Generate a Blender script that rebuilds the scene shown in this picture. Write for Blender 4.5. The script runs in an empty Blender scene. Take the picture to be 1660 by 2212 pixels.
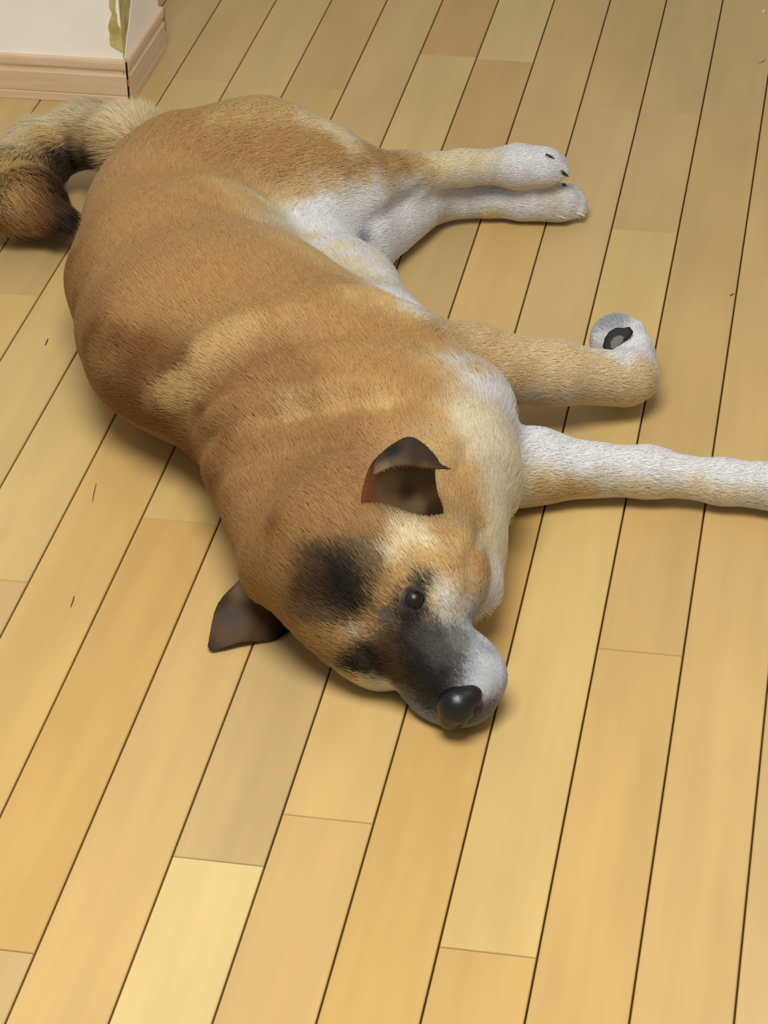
import bpy, math, random
import numpy as np
from mathutils import Vector, Matrix
from mathutils.bvhtree import BVHTree
rng = np.random.default_rng(7); random.seed(7)
SC = bpy.context.scene; COL = SC.collection
W = 0.0757                                    # width of one floor strip, metres

# ------------------------------------------------------------------ camera
cam_d = bpy.data.cameras.new('camera'); cam = bpy.data.objects.new('camera', cam_d); COL.objects.link(cam)
CAM_R = ((0.982775, 0.183691, -0.020265), (0.085585, -0.549574, -0.831050), (-0.163793, 0.815001, -0.555829))
CAM_POS = (0.39857, -1.96820, 1.34938); CAM_F = 5477.4
cam_d.sensor_fit = 'HORIZONTAL'; cam_d.sensor_width = 36.0
cam_d.lens = 36.0*CAM_F/1660.0; cam_d.clip_start = .05; cam_d.clip_end = 60
cam.matrix_world = Matrix((
    (CAM_R[0][0], -CAM_R[1][0], -CAM_R[2][0], CAM_POS[0]),
    (CAM_R[0][1], -CAM_R[1][1], -CAM_R[2][1], CAM_POS[1]),
    (CAM_R[0][2], -CAM_R[1][2], -CAM_R[2][2], CAM_POS[2]), (0, 0, 0, 1)))
SC.camera = cam

# ------------------------------------------------------------------ light
world = bpy.data.worlds.new('room_light'); SC.world = world; world.use_nodes = True
bg = world.node_tree.nodes['Background']; bg.inputs[0].default_value = (1.0, .97, .92, 1); bg.inputs[1].default_value = .35
def lamp(name, loc, size, power, color):
    d = bpy.data.lights.new(name, 'AREA'); d.shape = 'DISK'; d.size = size; d.energy = power; d.color = color
    o = bpy.data.objects.new(name, d); COL.objects.link(o); o.location = loc
    o['label'] = 'round ceiling lamp above the floor'; o['category'] = 'lamp'
    return o
lamp('ceiling_lamp', (.10, -1.08, 2.35), 1.2, 71, (1.0, .965, .905))
vs = SC.view_settings; vs.view_transform = 'Standard'; vs.look = 'None'; vs.gamma = 1; vs.exposure = 0.0; vs.use_curve_mapping = False

# ------------------------------------------------------------------ helpers
def lin(c): 
    c = np.array(c, float)/255.0
    return np.where(c <= .04045, c/12.92, ((c+.055)/1.055)**2.4)
def link(o, parent=None):
    COL.objects.link(o)
    if parent is not None: o.parent = parent
    return o
def mesh_obj(name, V, F, mat, parent=None, smooth=True):
    me = bpy.data.meshes.new(name); me.from_pydata([tuple(map(float, v)) for v in V], [], [tuple(map(int, f)) for f in F])
    me.polygons.foreach_set('use_smooth', [smooth]*len(me.polygons)); me.materials.append(mat); me.update()
    return link(bpy.data.objects.new(name, me), parent)
def nodes(name):
    m = bpy.data.materials.new(name); m.use_nodes = True; t = m.node_tree
    return m, t, t.nodes['Principled BSDF']
def N(t, kind, **kw):
    n = t.nodes.new(kind)
    for k, v in kw.items(): setattr(n, k, v)
    return n
def simple(name, rgb, rough=.6, spec=.4):
    m, t, b = nodes(name); b.inputs['Base Color'].default_value = (*lin(rgb), 1); b.inputs['Roughness'].default_value = rough
    b.inputs['Specular IOR Level'].default_value = spec; return m

# ------------------------------------------------------------------ floor
def wood_material():
    m, t, b = nodes('maple_strip'); L = t.links
    oi = N(t, 'ShaderNodeObjectInfo'); tc = N(t, 'ShaderNodeTexCoord')
    mp = N(t, 'ShaderNodeMapping'); mp.inputs['Scale'].default_value = (26, 1.6, 1)
    add = N(t, 'ShaderNodeVectorMath', operation='ADD'); sc_ = N(t, 'ShaderNodeVectorMath', operation='SCALE'); sc_.inputs[0].default_value = (13, 7, 5)
    L.new(oi.outputs['Random'], sc_.inputs['Scale']); L.new(tc.outputs['Object'], add.inputs[0]); L.new(sc_.outputs[0], add.inputs[1])
    L.new(add.outputs[0], mp.inputs['Vector'])
    n1 = N(t, 'ShaderNodeTexNoise'); n1.inputs['Scale'].default_value = 2.2; n1.inputs['Detail'].default_value = 5; n1.inputs['Roughness'].default_value = .6
    L.new(mp.outputs[0], n1.inputs['Vector'])
    mp2 = N(t, 'ShaderNodeMapping'); mp2.inputs['Scale'].default_value = (9, 2.2, 1); L.new(add.outputs[0], mp2.inputs['Vector'])
    n2 = N(t, 'ShaderNodeTexNoise'); n2.inputs['Scale'].default_value = 1.6; n2.inputs['Detail'].default_value = 2; L.new(mp2.outputs[0], n2.inputs['Vector'])
    r1 = N(t, 'ShaderNodeMapRange'); r1.inputs['From Min'].default_value = .3; r1.inputs['From Max'].default_value = .7; r1.inputs['To Min'].default_value = .95; r1.inputs['To Max'].default_value = 1.04
    r2 = N(t, 'ShaderNodeMapRange'); r2.inputs['From Min'].default_value = .3; r2.inputs['From Max'].default_value = .7; r2.inputs['To Min'].default_value = .93; r2.inputs['To Max'].default_value = 1.06
    L.new(n1.outputs['Fac'], r1.inputs['Value']); L.new(n2.outputs['Fac'], r2.inputs['Value'])
    mu = N(t, 'ShaderNodeMath', operation='MULTIPLY'); L.new(r1.outputs[0], mu.inputs[0]); L.new(r2.outputs[0], mu.inputs[1])
    v = N(t, 'ShaderNodeVectorMath', operation='SCALE'); L.new(oi.outputs['Color'], v.inputs[0]); L.new(mu.outputs[0], v.inputs['Scale'])
    L.new(v.outputs[0], b.inputs['Base Color'])
    b.inputs['Roughness'].default_value = .42; b.inputs['Specular IOR Level'].default_value = .35
    bp = N(t, 'ShaderNodeBump'); bp.inputs['Strength'].default_value = .05; bp.inputs['Distance'].default_value = .001
    L.new(n2.outputs['Fac'], bp.inputs['Height']); L.new(bp.outputs[0], b.inputs['Normal'])
    return m
WOOD = wood_material(); SEAM = simple('dark_seam', (128, 92, 40), .9, .1)
floor = mesh_obj('floor', [(-2.2, -1.5, -.012), (1.7, -1.5, -.012), (1.7, 2.8, -.012), (-2.2, 2.8, -.012)], [(0, 1, 2, 3)], SEAM, smooth=False)
floor['kind'] = 'structure'
def plank(x0, x1, y0, y1, rgb):
    g = .0008; e = .0009; gy = .0005
    V = []
    for (ix, iy, z) in ((g, gy, -.008), (g, gy, -e), (g+e, gy+e*.5, 0)):
        V += [(x0+ix, y0+iy, z), (x1-ix, y0+iy, z), (x1-ix, y1-iy, z), (x0+ix, y1-iy, z)]
    F = [(8, 9, 10, 11)]
    for a in (0, 4):
        for k in range(4): F.append((a+k, a+(k+1) % 4, a+4+(k+1) % 4, a+4+k))
    o = mesh_obj('plank', V, F, WOOD, floor, False); o.color = (*(lin(rgb)*np.array((.875, .86, .72))), 1)
# end joints read off the floor, in strip widths: column -> Y
JOINT = {-1: [38.2, 41], 0: [33.16, 38.43], 1: [23.71, 38.44], 2: [18.49, 34.25, 38.44], 3: [30.67, 38.43],
 4: [20.23, 27.5], 5: [19.38, 36.82, 40.2], 6: [33.0, 40.25], 7: [17.73, 25.54, 33.5], 8: [38.60], 9: [23.95],
 10: [38.65], 11: [30.94], 12: [], 13: [37.10], 14: []}
TONE = {(2, 1): (212, 184, 130), (2, 0): (206, 172, 117), (5, 0): (219, 196, 145), (5, 3): (215, 189, 140), (5, 2): (204, 168, 114), (3, 0): (207, 172, 115),
        (6, 1): (212, 184, 130), (6, 2): (205, 168, 114), (4, 1): (211, 181, 128), (9, 1): (212, 184, 131), (10, 0): (213, 185, 132), (11, 0): (210, 180, 124), (7, 2): (212, 182, 126), (7, 1): (206, 170, 112), (8, 0): (210, 177, 119)}
for n in range(-14, 22):
    js = [7.0] + JOINT.get(n, [9+(n*5.7) % 9, 24+(n*3.1) % 8, 38+(n*2.3) % 3]) + [57.0]
    for i in range(len(js)-1):
        base = np.array((205, 175, 127)); r = random.Random(n*31+i*7+5)
        rgb = TONE.get((n, i)) or tuple(base+np.array((1, 1, 1.1))*r.uniform(-4, 4)+np.array((1, 0, -2))*r.uniform(-3, 3))
        if n in JOINT and js[i+1] < 14: continue
        y0 = max(js[i], 7.0)
        plank((4-n)*W, (5-n)*W, (y0-26)*W, (js[i+1]-26)*W, rgb)

# ------------------------------------------------------------------ wall end with skirting
def paper_material():
    m, t, b = nodes('wallpaper'); L = t.links; tc = N(t, 'ShaderNodeTexCoord')
    n = N(t, 'ShaderNodeTexNoise'); n.inputs['Scale'].default_value = 12; n.inputs['Detail'].default_value = 4; L.new(tc.outputs['Object'], n.inputs['Vector'])
    cr = N(t, 'ShaderNodeValToRGB'); cr.color_ramp.elements[0].color = (*lin((244, 239, 226)), 1); cr.color_ramp.elements[0].position = .3
    cr.color_ramp.elements[1].color = (*lin((250, 246, 236)), 1); cr.color_ramp.elements[1].position = .6
    L.new(n.outputs['Fac'], cr.inputs[0]); L.new(cr.outputs[0], b.inputs['Base Color'])
    n2 = N(t, 'ShaderNodeTexNoise'); n2.inputs['Scale'].default_value = 420; L.new(tc.outputs['Object'], n2.inputs['Vector'])
    bp = N(t, 'ShaderNodeBump'); bp.inputs['Strength'].default_value = .35; bp.inputs['Distance'].default_value = .001
    L.new(n2.outputs['Fac'], bp.inputs['Height']); L.new(bp.outputs[0], b.inputs['Normal']); b.inputs['Roughness'].default_value = .85; b.inputs['Specular IOR Level'].default_value = .2
    return m
def glue_material():
    m, t, b = nodes('old_glue'); L = t.links; tc = N(t, 'ShaderNodeTexCoord')
    n = N(t, 'ShaderNodeTexNoise'); n.inputs['Scale'].default_value = 60; n.inputs['Detail'].default_value = 4; L.new(tc.outputs['Object'], n.inputs['Vector'])
    cr = N(t, 'ShaderNodeValToRGB'); cr.color_ramp.elements[0].color = (*lin((172, 156, 84)), 1); cr.color_ramp.elements[0].position = .35
    cr.color_ramp.elements[1].color = (*lin((206, 192, 132)), 1); cr.color_ramp.elements[1].position = .62
    L.new(n.outputs['Fac'], cr.inputs[0]); L.new(cr.outputs[0], b.inputs['Base Color']); b.inputs['Roughness'].default_value = .6
    return m
def skirt_material():
    m, t, b = nodes('pink_beige_skirting'); L = t.links; tc = N(t, 'ShaderNodeTexCoord')
    mp = N(t, 'ShaderNodeMapping'); mp.inputs['Scale'].default_value = (4, 4, 60); L.new(tc.outputs['Object'], mp.inputs['Vector'])
    n = N(t, 'ShaderNodeTexNoise'); n.inputs['Scale'].default_value = 3; n.inputs['Detail'].default_value = 3; L.new(mp.outputs[0], n.inputs['Vector'])
    cr = N(t, 'ShaderNodeValToRGB'); cr.color_ramp.elements[0].color = (*lin((208, 180, 148)), 1); cr.color_ramp.elements[0].position = .3
    cr.color_ramp.elements[1].color = (*lin((218, 193, 162)), 1); cr.color_ramp.elements[1].position = .7
    L.new(n.outputs['Fac'], cr.inputs[0]); L.new(cr.outputs[0], b.inputs['Base Color']); b.inputs['Roughness'].default_value = .5
    return m
PAPER, GLUE, SKIRT = paper_material(), glue_material(), skirt_material()
PLASTER = simple('plaster', (214, 204, 182), .9, .2)
WX, WY0, WY1 = -.4925, .8775, 1.043            # right end face and front face of the partition wall
wall = mesh_obj('wall_left', [(-1.7, WY0, 0), (WX, WY0, 0), (WX, WY1, 0), (-1.7, WY1, 0), (-1.7, WY0, 2.4), (WX, WY0, 2.4), (WX, WY1, 2.4), (-1.7, WY1, 2.4)],
    [(0, 1, 5, 4), (1, 2, 6, 5), (2, 3, 7, 6), (3, 0, 4, 7), (4, 5, 6, 7)], GLUE, smooth=False); wall['kind'] = 'structure'
def sheet(name, outline, axis, mat, parent, th=.0009):
    # outline in (u, z): u runs along the face; a paper layer standing proud of the wall
    V = []; n = len(outline)
    for off in (0.0002, th):
        for u, z in outline: V.append((u, WY0-off, z) if axis == 'y' else (WX+off, u, z))
    F = [tuple(range(n, 2*n))[::(1 if axis == 'y' else 1)]] + [(k, (k+1) % n, n+(k+1) % n, n+k) for k in range(n)]
    return mesh_obj(name, V, F, mat, parent, False)
zs = np.linspace(.058, .40, 40)
def rag(z, f, a): return a*(math.sin(z*f)+.6*math.sin(z*f*2.7+1)+.4*math.sin(z*f*6.1+2))
edge = [(WX-(.0004 if z < .075 else .0145+rag(z, 90, .0022)+(-.003 if z > .13 else 0)), z) for z in zs]
sheet('wallpaper', [(-1.7, .058), (WX-.0004, .058)]+edge+[(WX-.016, 2.4), (-1.7, 2.4)], 'y', PAPER, wall)
strip = [(WX-.004+rag(z, 140, .0012), z) for z in np.linspace(.105, .155, 9)]
sheet('wallpaper', [(WX-.0003, .100)]+[(WX-.0003, .160)]+strip[::-1], 'y', PAPER, wall)
edge2 = [(WY0+(.002 if z < .062 else min(.070, .004+(z-.062)*.85)+rag(z, 150, .0012)), z) for z in zs]
sheet('wallpaper', [(WY1, .058)]+[(WY1, 2.4), (WY0+.075, 2.4)]+edge2[::-1], 'x', PAPER, wall)
def skirting(p0, p1, out, cap0, cap1, ragged=0):
    prof = [(0, 0), (.0072, 0), (.0078, .0012), (.0078, .0105), (.0068, .0115), (.0068, .0125), (.0078, .0135), (.0078, .0385), (.0066, .0398), (.0056, .0425), (.0058, .0450),
            (.0072, .0470), (.0078, .0490), (.0078, .0560), (.0068, .0590), (.0040, .0600), (0, .0600)]
    p0 = np.array(p0, float); p1 = np.array(p1, float); out = np.array(out, float); d = (p1-p0)/np.linalg.norm(p1-p0); V = []; n = len(prof)
    for P, mt in ((p0, cap0), (p1, cap1)):
        for o, z in prof:
            q = P+out*o+d*mt*o; V.append((q[0], q[1], z))
    F = [(k, (k+1) % n, n+(k+1) % n, n+k) for k in range(n)]+[tuple(range(n))[::-1], tuple(range(n, 2*n))]
    return V, F
V, F = skirting((-1.7, WY0), (WX+.0005, WY0), (0, -1), 0, .45)
bb = mesh_obj('baseboard_front', V, F, SKIRT, smooth=False); bb['kind'] = 'structure'
V, F = skirting((WX, WY0-.0004), (WX, WY1+.004), (1, 0), -.30, 0)
bb = mesh_obj('baseboard_end', V, F, SKIRT, smooth=False); bb['kind'] = 'structure'
RAW = simple('raw_wood', (176, 128, 82), .8, .2); DARK = simple('dark_gap', (46, 30, 20), .9, .1)
def chip(name, P, s, mat, parent, seed):
    r = random.Random(seed); V = []
    for k in range(8): V.append([P[i]+(1 if (k >> i) & 1 else -1)*s[i]*r.uniform(.45, 1) for i in range(3)])
    return mesh_obj(name, V, [(0, 1, 3, 2), (4, 6, 7, 5), (0, 4, 5, 1), (2, 3, 7, 6), (0, 2, 6, 4), (1, 5, 7, 3)], mat, parent, False)
chip('splinter', (WX+.0052, WY0-.0050, .030), (.0012, .0015, .0060), RAW, bb, 1)
chip('splinter', (WX+.0060, WY0-.0040, .008), (.0014, .0014, .0045), RAW, bb, 2)
chip('broken_edge', (WX+.0070, WY1+.0030, .040), (.0020, .0026, .021), RAW, bb, 3)
tr = mesh_obj('trim_1', [(WX+.0002, WY0-.0062, 0), (WX+.0060, WY0-.0004, 0), (WX+.0002, WY0-.0062, .056), (WX+.0060, WY0-.0004, .056), (WX, WY0, 0), (WX, WY0, .056)],
    [(0, 1, 3, 2), (0, 2, 5, 4), (1, 4, 5, 3), (2, 3, 5)], DARK, bb, smooth=False); tr.name = 'dark_gap'
# a shallow recess of dark floor edge behind the wall end
# ------------------------------------------------------------------ small marks on the floor
PALE = simple('pale_dot', (245, 240, 225), .6, .3); MK = simple('scuff', (92, 62, 34), .8, .1)  # pale colour for the small dot, brown for the other marks
def streak(name, pts, w, label):
    V = []; F = []
    P = np.array(pts, float)
    for i, q in enumerate(P):
        d = P[min(i+1, len(P)-1)]-P[max(i-1, 0)]; d /= np.linalg.norm(d); nn = np.array([-d[1], d[0]]); ww = w*(.25+.75*math.sin(math.pi*(i+.5)/len(P)))
        V += [(q[0]-nn[0]*ww, q[1]-nn[1]*ww, .0001), (q[0]+nn[0]*ww, q[1]+nn[1]*ww, .0001), (q[0], q[1], .0006)]
    for i in range(len(P)-1):
        a = 3*i; F += [(a, a+3, a+5, a+2), (a+2, a+5, a+4, a+1)]
    o = mesh_obj(name, V, F, PALE if 'pale' in label else MK); o['label'] = label; o['category'] = name; o['group'] = 'specks on the floor' if name == 'speck' else 'scratches on the floor'
MARKS = [('scratch', [(-0.2866, 0.0158), (-0.2845, 0.0020), (-0.2813, -0.0157)], 0.0005, 'thin brown scratch on the strip left of the dog neck'),
 ('scratch', [(-0.2545, -0.1698), (-0.2533, -0.1770), (-0.2525, -0.1871)], 0.0007, 'short brown scratch left of the folded-down floor-side ear'),
 ('speck', [(-0.4155, 0.2692), (-0.4161, 0.2761), (-0.4167, 0.2831)], 0.0009, 'tiny dark crumb on the floor strip left of the dog back'),
 ('speck', [(0.2884, 1.1114), (0.2935, 1.1151), (0.2959, 1.1243)], 0.0006, 'short curled hair near the top right corner of the floor'),
 ('speck', [(0.2966, 0.4846), (0.2984, 0.4880), (0.3001, 0.4914)], 0.0011, 'dark dot beside the seam above the folded forepaw'),
 ('speck', [(0.2829, 1.2783), (0.2838, 1.2833), (0.2847, 1.2882)], 0.0011, 'small pale dot at the top right corner of the floor')]
for nm, pts, w, lb in MARKS: streak(nm, pts, w, lb)

# ------------------------------------------------------------------ the dog: signed distance body
FR = [((1,0,0),(0,1,0),(0,0,1)), ((0.614772, 0.278020, 0.738079), (0.737066, -0.535569, -0.412189), (-0.280695, -0.797415, 0.534172))]
FR = [np.array(q, float) for q in FR]
PRIMS = [('c', (-0.3000, 0.4150, 0.0850), 0.1030, (-0.2620, 0.2900, 0.0880), 0.1130, 1.45, 0.03, 1),
 ('c', (-0.2620, 0.2900, 0.0880), 0.1130, (-0.1900, 0.1600, 0.0920), 0.1310, 1.45, 0.03, 1),
 ('c', (-0.1900, 0.1600, 0.0920), 0.1310, (-0.0700, 0.0550, 0.0920), 0.1220, 1.45, 0.03, 1),
 ('c', (-0.0700, 0.0550, 0.0920), 0.1160, (0.0100, -0.0300, 0.0850), 0.0960, 1.3, 0.04, 1),
 ('c', (-0.3170, 0.2620, 0.0850), 0.0460, (-0.2840, 0.1720, 0.0850), 0.0480, 1.3, 0.03, 1),
 ('c', (0.0100, -0.0300, 0.0850), 0.0960, (0.0360, -0.1300, 0.0750), 0.0860, 1.15, 0.03, 1),
 ('c', (-0.0953, -0.0585, 0.0850), 0.0500, (-0.0453, -0.1837, 0.0700), 0.0400, 1.0, 0.045, 1),
 ('c', (-0.2000, 0.2600, 0.0600), 0.0850, (-0.0850, 0.2000, 0.0550), 0.0760, 1.3, 0.05, 1),
 ('c', (-0.1740, 0.4308, 0.0600), 0.0500, (-0.0911, 0.3288, 0.0580), 0.0340, 1.0, 0.05, 1),
 ('c', (-0.0911, 0.3288, 0.0580), 0.0340, (-0.0198, 0.2256, 0.0650), 0.0300, 1.0, 0.05, 1),
 ('c', (-0.2968, 0.4724, 0.0950), 0.0900, (-0.2312, 0.5082, 0.1020), 0.0780, 1.1, 0.04, 1),
 ('c', (-0.2312, 0.5082, 0.1020), 0.0740, (-0.1732, 0.5072, 0.1020), 0.0600, 1.1, 0.04, 1),
 ('c', (-0.2016, 0.4665, 0.0850), 0.0620, (-0.1268, 0.4804, 0.0750), 0.0400, 1.0, 0.03, 1),
 ('c', (-0.1585, 0.4864, 0.0980), 0.0520, (-0.0826, 0.5508, 0.0820), 0.0280, 1.0, 0.03, 1),
 ('c', (-0.0845, 0.5611, 0.0820), 0.0240, (-0.0164, 0.5957, 0.0780), 0.0190, 1.0, 0.015, 1),
 ('c', (-0.0164, 0.5957, 0.0780), 0.0190, (0.0386, 0.6167, 0.0740), 0.0210, 1.0, 0.012, 1),
 ('c', (0.0440, 0.6163, 0.0740), 0.0250, (0.0721, 0.6233, 0.0720), 0.0230, 1.0, 0.012, 1),
 ('e', (0.0862, 0.6373, 0.0720), (0.0110, 0.0110, 0.0100), 0, 0.005, 1),
 ('e', (0.0898, 0.6221, 0.0680), (0.0120, 0.0110, 0.0100), 0, 0.005, 1),
 ('c', (-0.1717, 0.4190, 0.0550), 0.0550, (-0.1186, 0.4595, 0.0350), 0.0360, 1.0, 0.03, 1),
 ('c', (-0.1136, 0.4602, 0.0350), 0.0350, (-0.0580, 0.6031, 0.0300), 0.0270, 1.0, 0.02, 1),
 ('c', (-0.0590, 0.6088, 0.0300), 0.0260, (0.0101, 0.6309, 0.0240), 0.0210, 1.0, 0.015, 1),
 ('c', (0.0101, 0.6309, 0.0240), 0.0200, (0.0475, 0.6328, 0.0240), 0.0210, 1.0, 0.012, 1),
 ('c', (0.0475, 0.6328, 0.0240), 0.0240, (0.0890, 0.6346, 0.0220), 0.0230, 1.0, 0.012, 1),
 ('e', (0.0992, 0.6558, 0.0240), (0.0120, 0.0120, 0.0110), 0, 0.005, 1),
 ('e', (0.1077, 0.6437, 0.0200), (0.0130, 0.0110, 0.0110), 0, 0.005, 1),
 ('e', (0.1080, 0.6336, 0.0150), (0.0130, 0.0100, 0.0100), 0, 0.005, 1),
 ('c', (0.0073, 0.1094, 0.1000), 0.0550, (0.0643, 0.1500, 0.0850), 0.0380, 1.0, 0.04, 1),
 ('c', (0.0643, 0.1500, 0.0850), 0.0380, (0.1419, 0.1875, 0.0620), 0.0300, 1.0, 0.02, 1),
 ('c', (0.1419, 0.1875, 0.0620), 0.0290, (0.2082, 0.2188, 0.0420), 0.0270, 1.0, 0.015, 1),
 ('c', (0.2141, 0.2347, 0.0380), 0.0260, (0.2055, 0.2818, 0.0360), 0.0230, 1.0, 0.012, 1),
 ('c', (0.2055, 0.2818, 0.0360), 0.0230, (0.1903, 0.3082, 0.0360), 0.0260, 1.0, 0.012, 1),
 ('e', (0.1804, 0.3091, 0.0440), (0.0110, 0.0120, 0.0110), 0, 0.005, 1),
 ('e', (0.1944, 0.3103, 0.0500), (0.0110, 0.0110, 0.0110), 0, 0.005, 1),
 ('e', (0.2091, 0.3073, 0.0480), (0.0110, 0.0110, 0.0110), 0, 0.005, 1),
 ('e', (0.1790, 0.2934, 0.0380), (0.0100, 0.0110, 0.0100), 0, 0.005, 1),
 ('c', (0.0500, 0.0000, 0.0500), 0.0500, (0.1372, 0.0560, 0.0360), 0.0340, 1.0, 0.02, 1),
 ('c', (0.1372, 0.0558, 0.0340), 0.0320, (0.2465, 0.0708, 0.0300), 0.0220, 1.0, 0.02, 1),
 ('c', (0.2465, 0.0708, 0.0300), 0.0220, (0.3171, 0.0707, 0.0260), 0.0190, 1.0, 0.015, 1),
 ('c', (0.3171, 0.0707, 0.0260), 0.0190, (0.3739, 0.0683, 0.0270), 0.0240, 1.0, 0.015, 1),
 ('e', (0.3938, 0.0922, 0.0240), (0.0170, 0.0120, 0.0130), 0, 0.004, 1),
 ('e', (0.3989, 0.0737, 0.0260), (0.0180, 0.0120, 0.0140), 0, 0.004, 1),
 ('e', (0.3989, 0.0583, 0.0240), (0.0180, 0.0120, 0.0130), 0, 0.004, 1),
 ('e', (0.3927, 0.0490, 0.0200), (0.0160, 0.0110, 0.0120), 0, 0.004, 1),
 ('e', (0.0601, 0.0225, 0.0900), (0.0600, 0.0800, 0.0600), 0, 0.025, 1),
 ('e', (0.0767, -0.0518, 0.0800), (0.0560, 0.0620, 0.0550), 0, 0.025, 1),
 ('c', (-0.4015, 0.5912, 0.0850), 0.0300, (-0.4692, 0.6450, 0.0580), 0.0280, 1.0, 0.02, 1),
 ('c', (-0.4692, 0.6450, 0.0580), 0.0280, (-0.5156, 0.6257, 0.0460), 0.0300, 1.0, 0.015, 1),
 ('c', (-0.5156, 0.6257, 0.0460), 0.0300, (-0.5327, 0.5613, 0.0420), 0.0330, 1.0, 0.015, 1),
 ('c', (-0.5327, 0.5613, 0.0420), 0.0330, (-0.5092, 0.5075, 0.0420), 0.0320, 1.0, 0.01, 1),
 ('c', (-0.5092, 0.5075, 0.0420), 0.0320, (-0.4696, 0.4840, 0.0380), 0.0140, 1.0, 0.01, 1),
 ('e', (0.0292, -0.2259, 0.0860), (0.0610, 0.0660, 0.0500), 1, 0.02, 1),
 ('e', (0.0561, -0.2545, 0.0743), (0.0460, 0.0400, 0.0250), 1, 0.02, 1),
 ('e', (0.0864, -0.2201, 0.0984), (0.0360, 0.0500, 0.0360), 1, 0.025, 1),
 ('e', (0.0302, -0.2425, 0.0318), (0.0300, 0.0500, 0.0380), 1, 0.025, 1),
 ('c', (0.0725, -0.2553, 0.0610), 0.0400, (0.1273, -0.2942, 0.0300), 0.0290, 1.0, 0.02, 1),
 ('e', (0.1330, -0.2734, 0.0472), (0.0220, 0.0340, 0.0240), 1, 0.012, 1),
 ('e', (0.1015, -0.2811, 0.0154), (0.0240, 0.0380, 0.0260), 1, 0.012, 1),
 ('c', (0.0696, -0.2261, 0.0470), 0.0340, (0.1253, -0.2676, 0.0162), 0.0210, 1.0, 0.015, 1),
 ('e', (0.0945, -0.2086, 0.0950), (0.0330, 0.0380, 0.0330), 0, 0.03, 1),
 ('c', (0.0805, -0.0939, 0.0600), 0.0320, (0.1105, -0.1806, 0.0550), 0.0260, 1.0, 0.02, 1),
 ('c', (0.0350, -0.1300, 0.0720), 0.0880, (0.0078, -0.1973, 0.0931), 0.0700, 1.0, 0.04, 1)]
META = [((-0.291, 0.957, -0.023), 0.011), ((-0.484, 0.874, -0.027), 0.011), ((-0.753, 0.659, -0.000), 0.011), ((-0.684, 0.727, 0.060), 0.011), ((-0.344, 0.939, -0.000), 0.011), ((-0.250, 0.963, 0.096), 0.016), ((-0.368, 0.923, 0.111), 0.016), ((-0.886, 0.462, 0.039), 0.013), ((-0.631, 0.776, 0.015), 0.016), ((-0.568, 0.821, -0.056), 0.016), ((0.874, 0.476, 0.093), 0.012), ((1.000, -0.016, 0.000), 0.012), ((0.975, 0.181, -0.130), 0.012), ((0.753, 0.638, -0.159), 0.012), ((0.890, 0.453, -0.052), 0.006), ((0.932, 0.355, -0.068), 0.006), ((0.968, 0.241, -0.069), 0.006), ((0.000, 0.000, 0.000), 0.006), ((0.000, 0.000, 0.000), 0.006), ((0.761, 0.582, -0.287), 0.007), ((0.362, 0.931, -0.033), 0.007), ((0.949, 0.303, -0.082), 0.007), ((0.999, 0.050, 0.000), 0.007), ((0.998, 0.043, -0.048), 0.007), ((0.000, 0.000, 0.000), 0.007), ((0.000, 0.000, 0.000), 0.007), ((0.000, 0.000, 0.000), 0.007), ((0.796, 0.567, -0.210), 0.008), ((0.870, 0.420, -0.258), 0.008), ((0.872, 0.412, -0.263), 0.008), ((-0.180, 0.983, -0.042), 0.008), ((-0.499, 0.867, 0.000), 0.008), ((0.000, 0.000, 0.000), 0.008), ((0.000, 0.000, 0.000), 0.008), ((0.000, 0.000, 0.000), 0.008), ((0.000, 0.000, 0.000), 0.008), ((0.834, 0.536, -0.134), 0.008), ((0.990, 0.135, -0.036), 0.008), ((0.998, -0.001, -0.057), 0.008), ((0.999, -0.044, 0.018), 0.008), ((0.000, 0.000, 0.000), 0.008), ((0.000, 0.000, 0.000), 0.008), ((0.000, 0.000, 0.000), 0.008), ((0.000, 0.000, 0.000), 0.008), ((-0.906, 0.404, 0.127), 0.02), ((-0.906, 0.404, 0.127), 0.02), ((-0.747, 0.594, -0.298), 0.036), ((-0.899, -0.372, -0.232), 0.036), ((-0.256, -0.965, -0.060), 0.036), ((0.400, -0.916, 0.000), 0.036), ((0.858, -0.507, -0.086), 0.036), ((-0.737, 0.536, 0.412), 0.009), ((-0.737, 0.536, 0.412), 0.009), ((-0.737, 0.536, 0.412), 0.009), ((-0.737, 0.536, 0.412), 0.009), ((-0.737, 0.536, 0.412), 0.004), ((-0.737, 0.536, 0.412), 0.004), ((-0.737, 0.536, 0.412), 0.004), ((-0.737, 0.536, 0.412), 0.004), ((-0.737, 0.536, 0.412), 0.012), ((-0.737, 0.536, 0.412), 0.016), ((-0.737, 0.536, 0.412), 0.016)]
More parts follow.
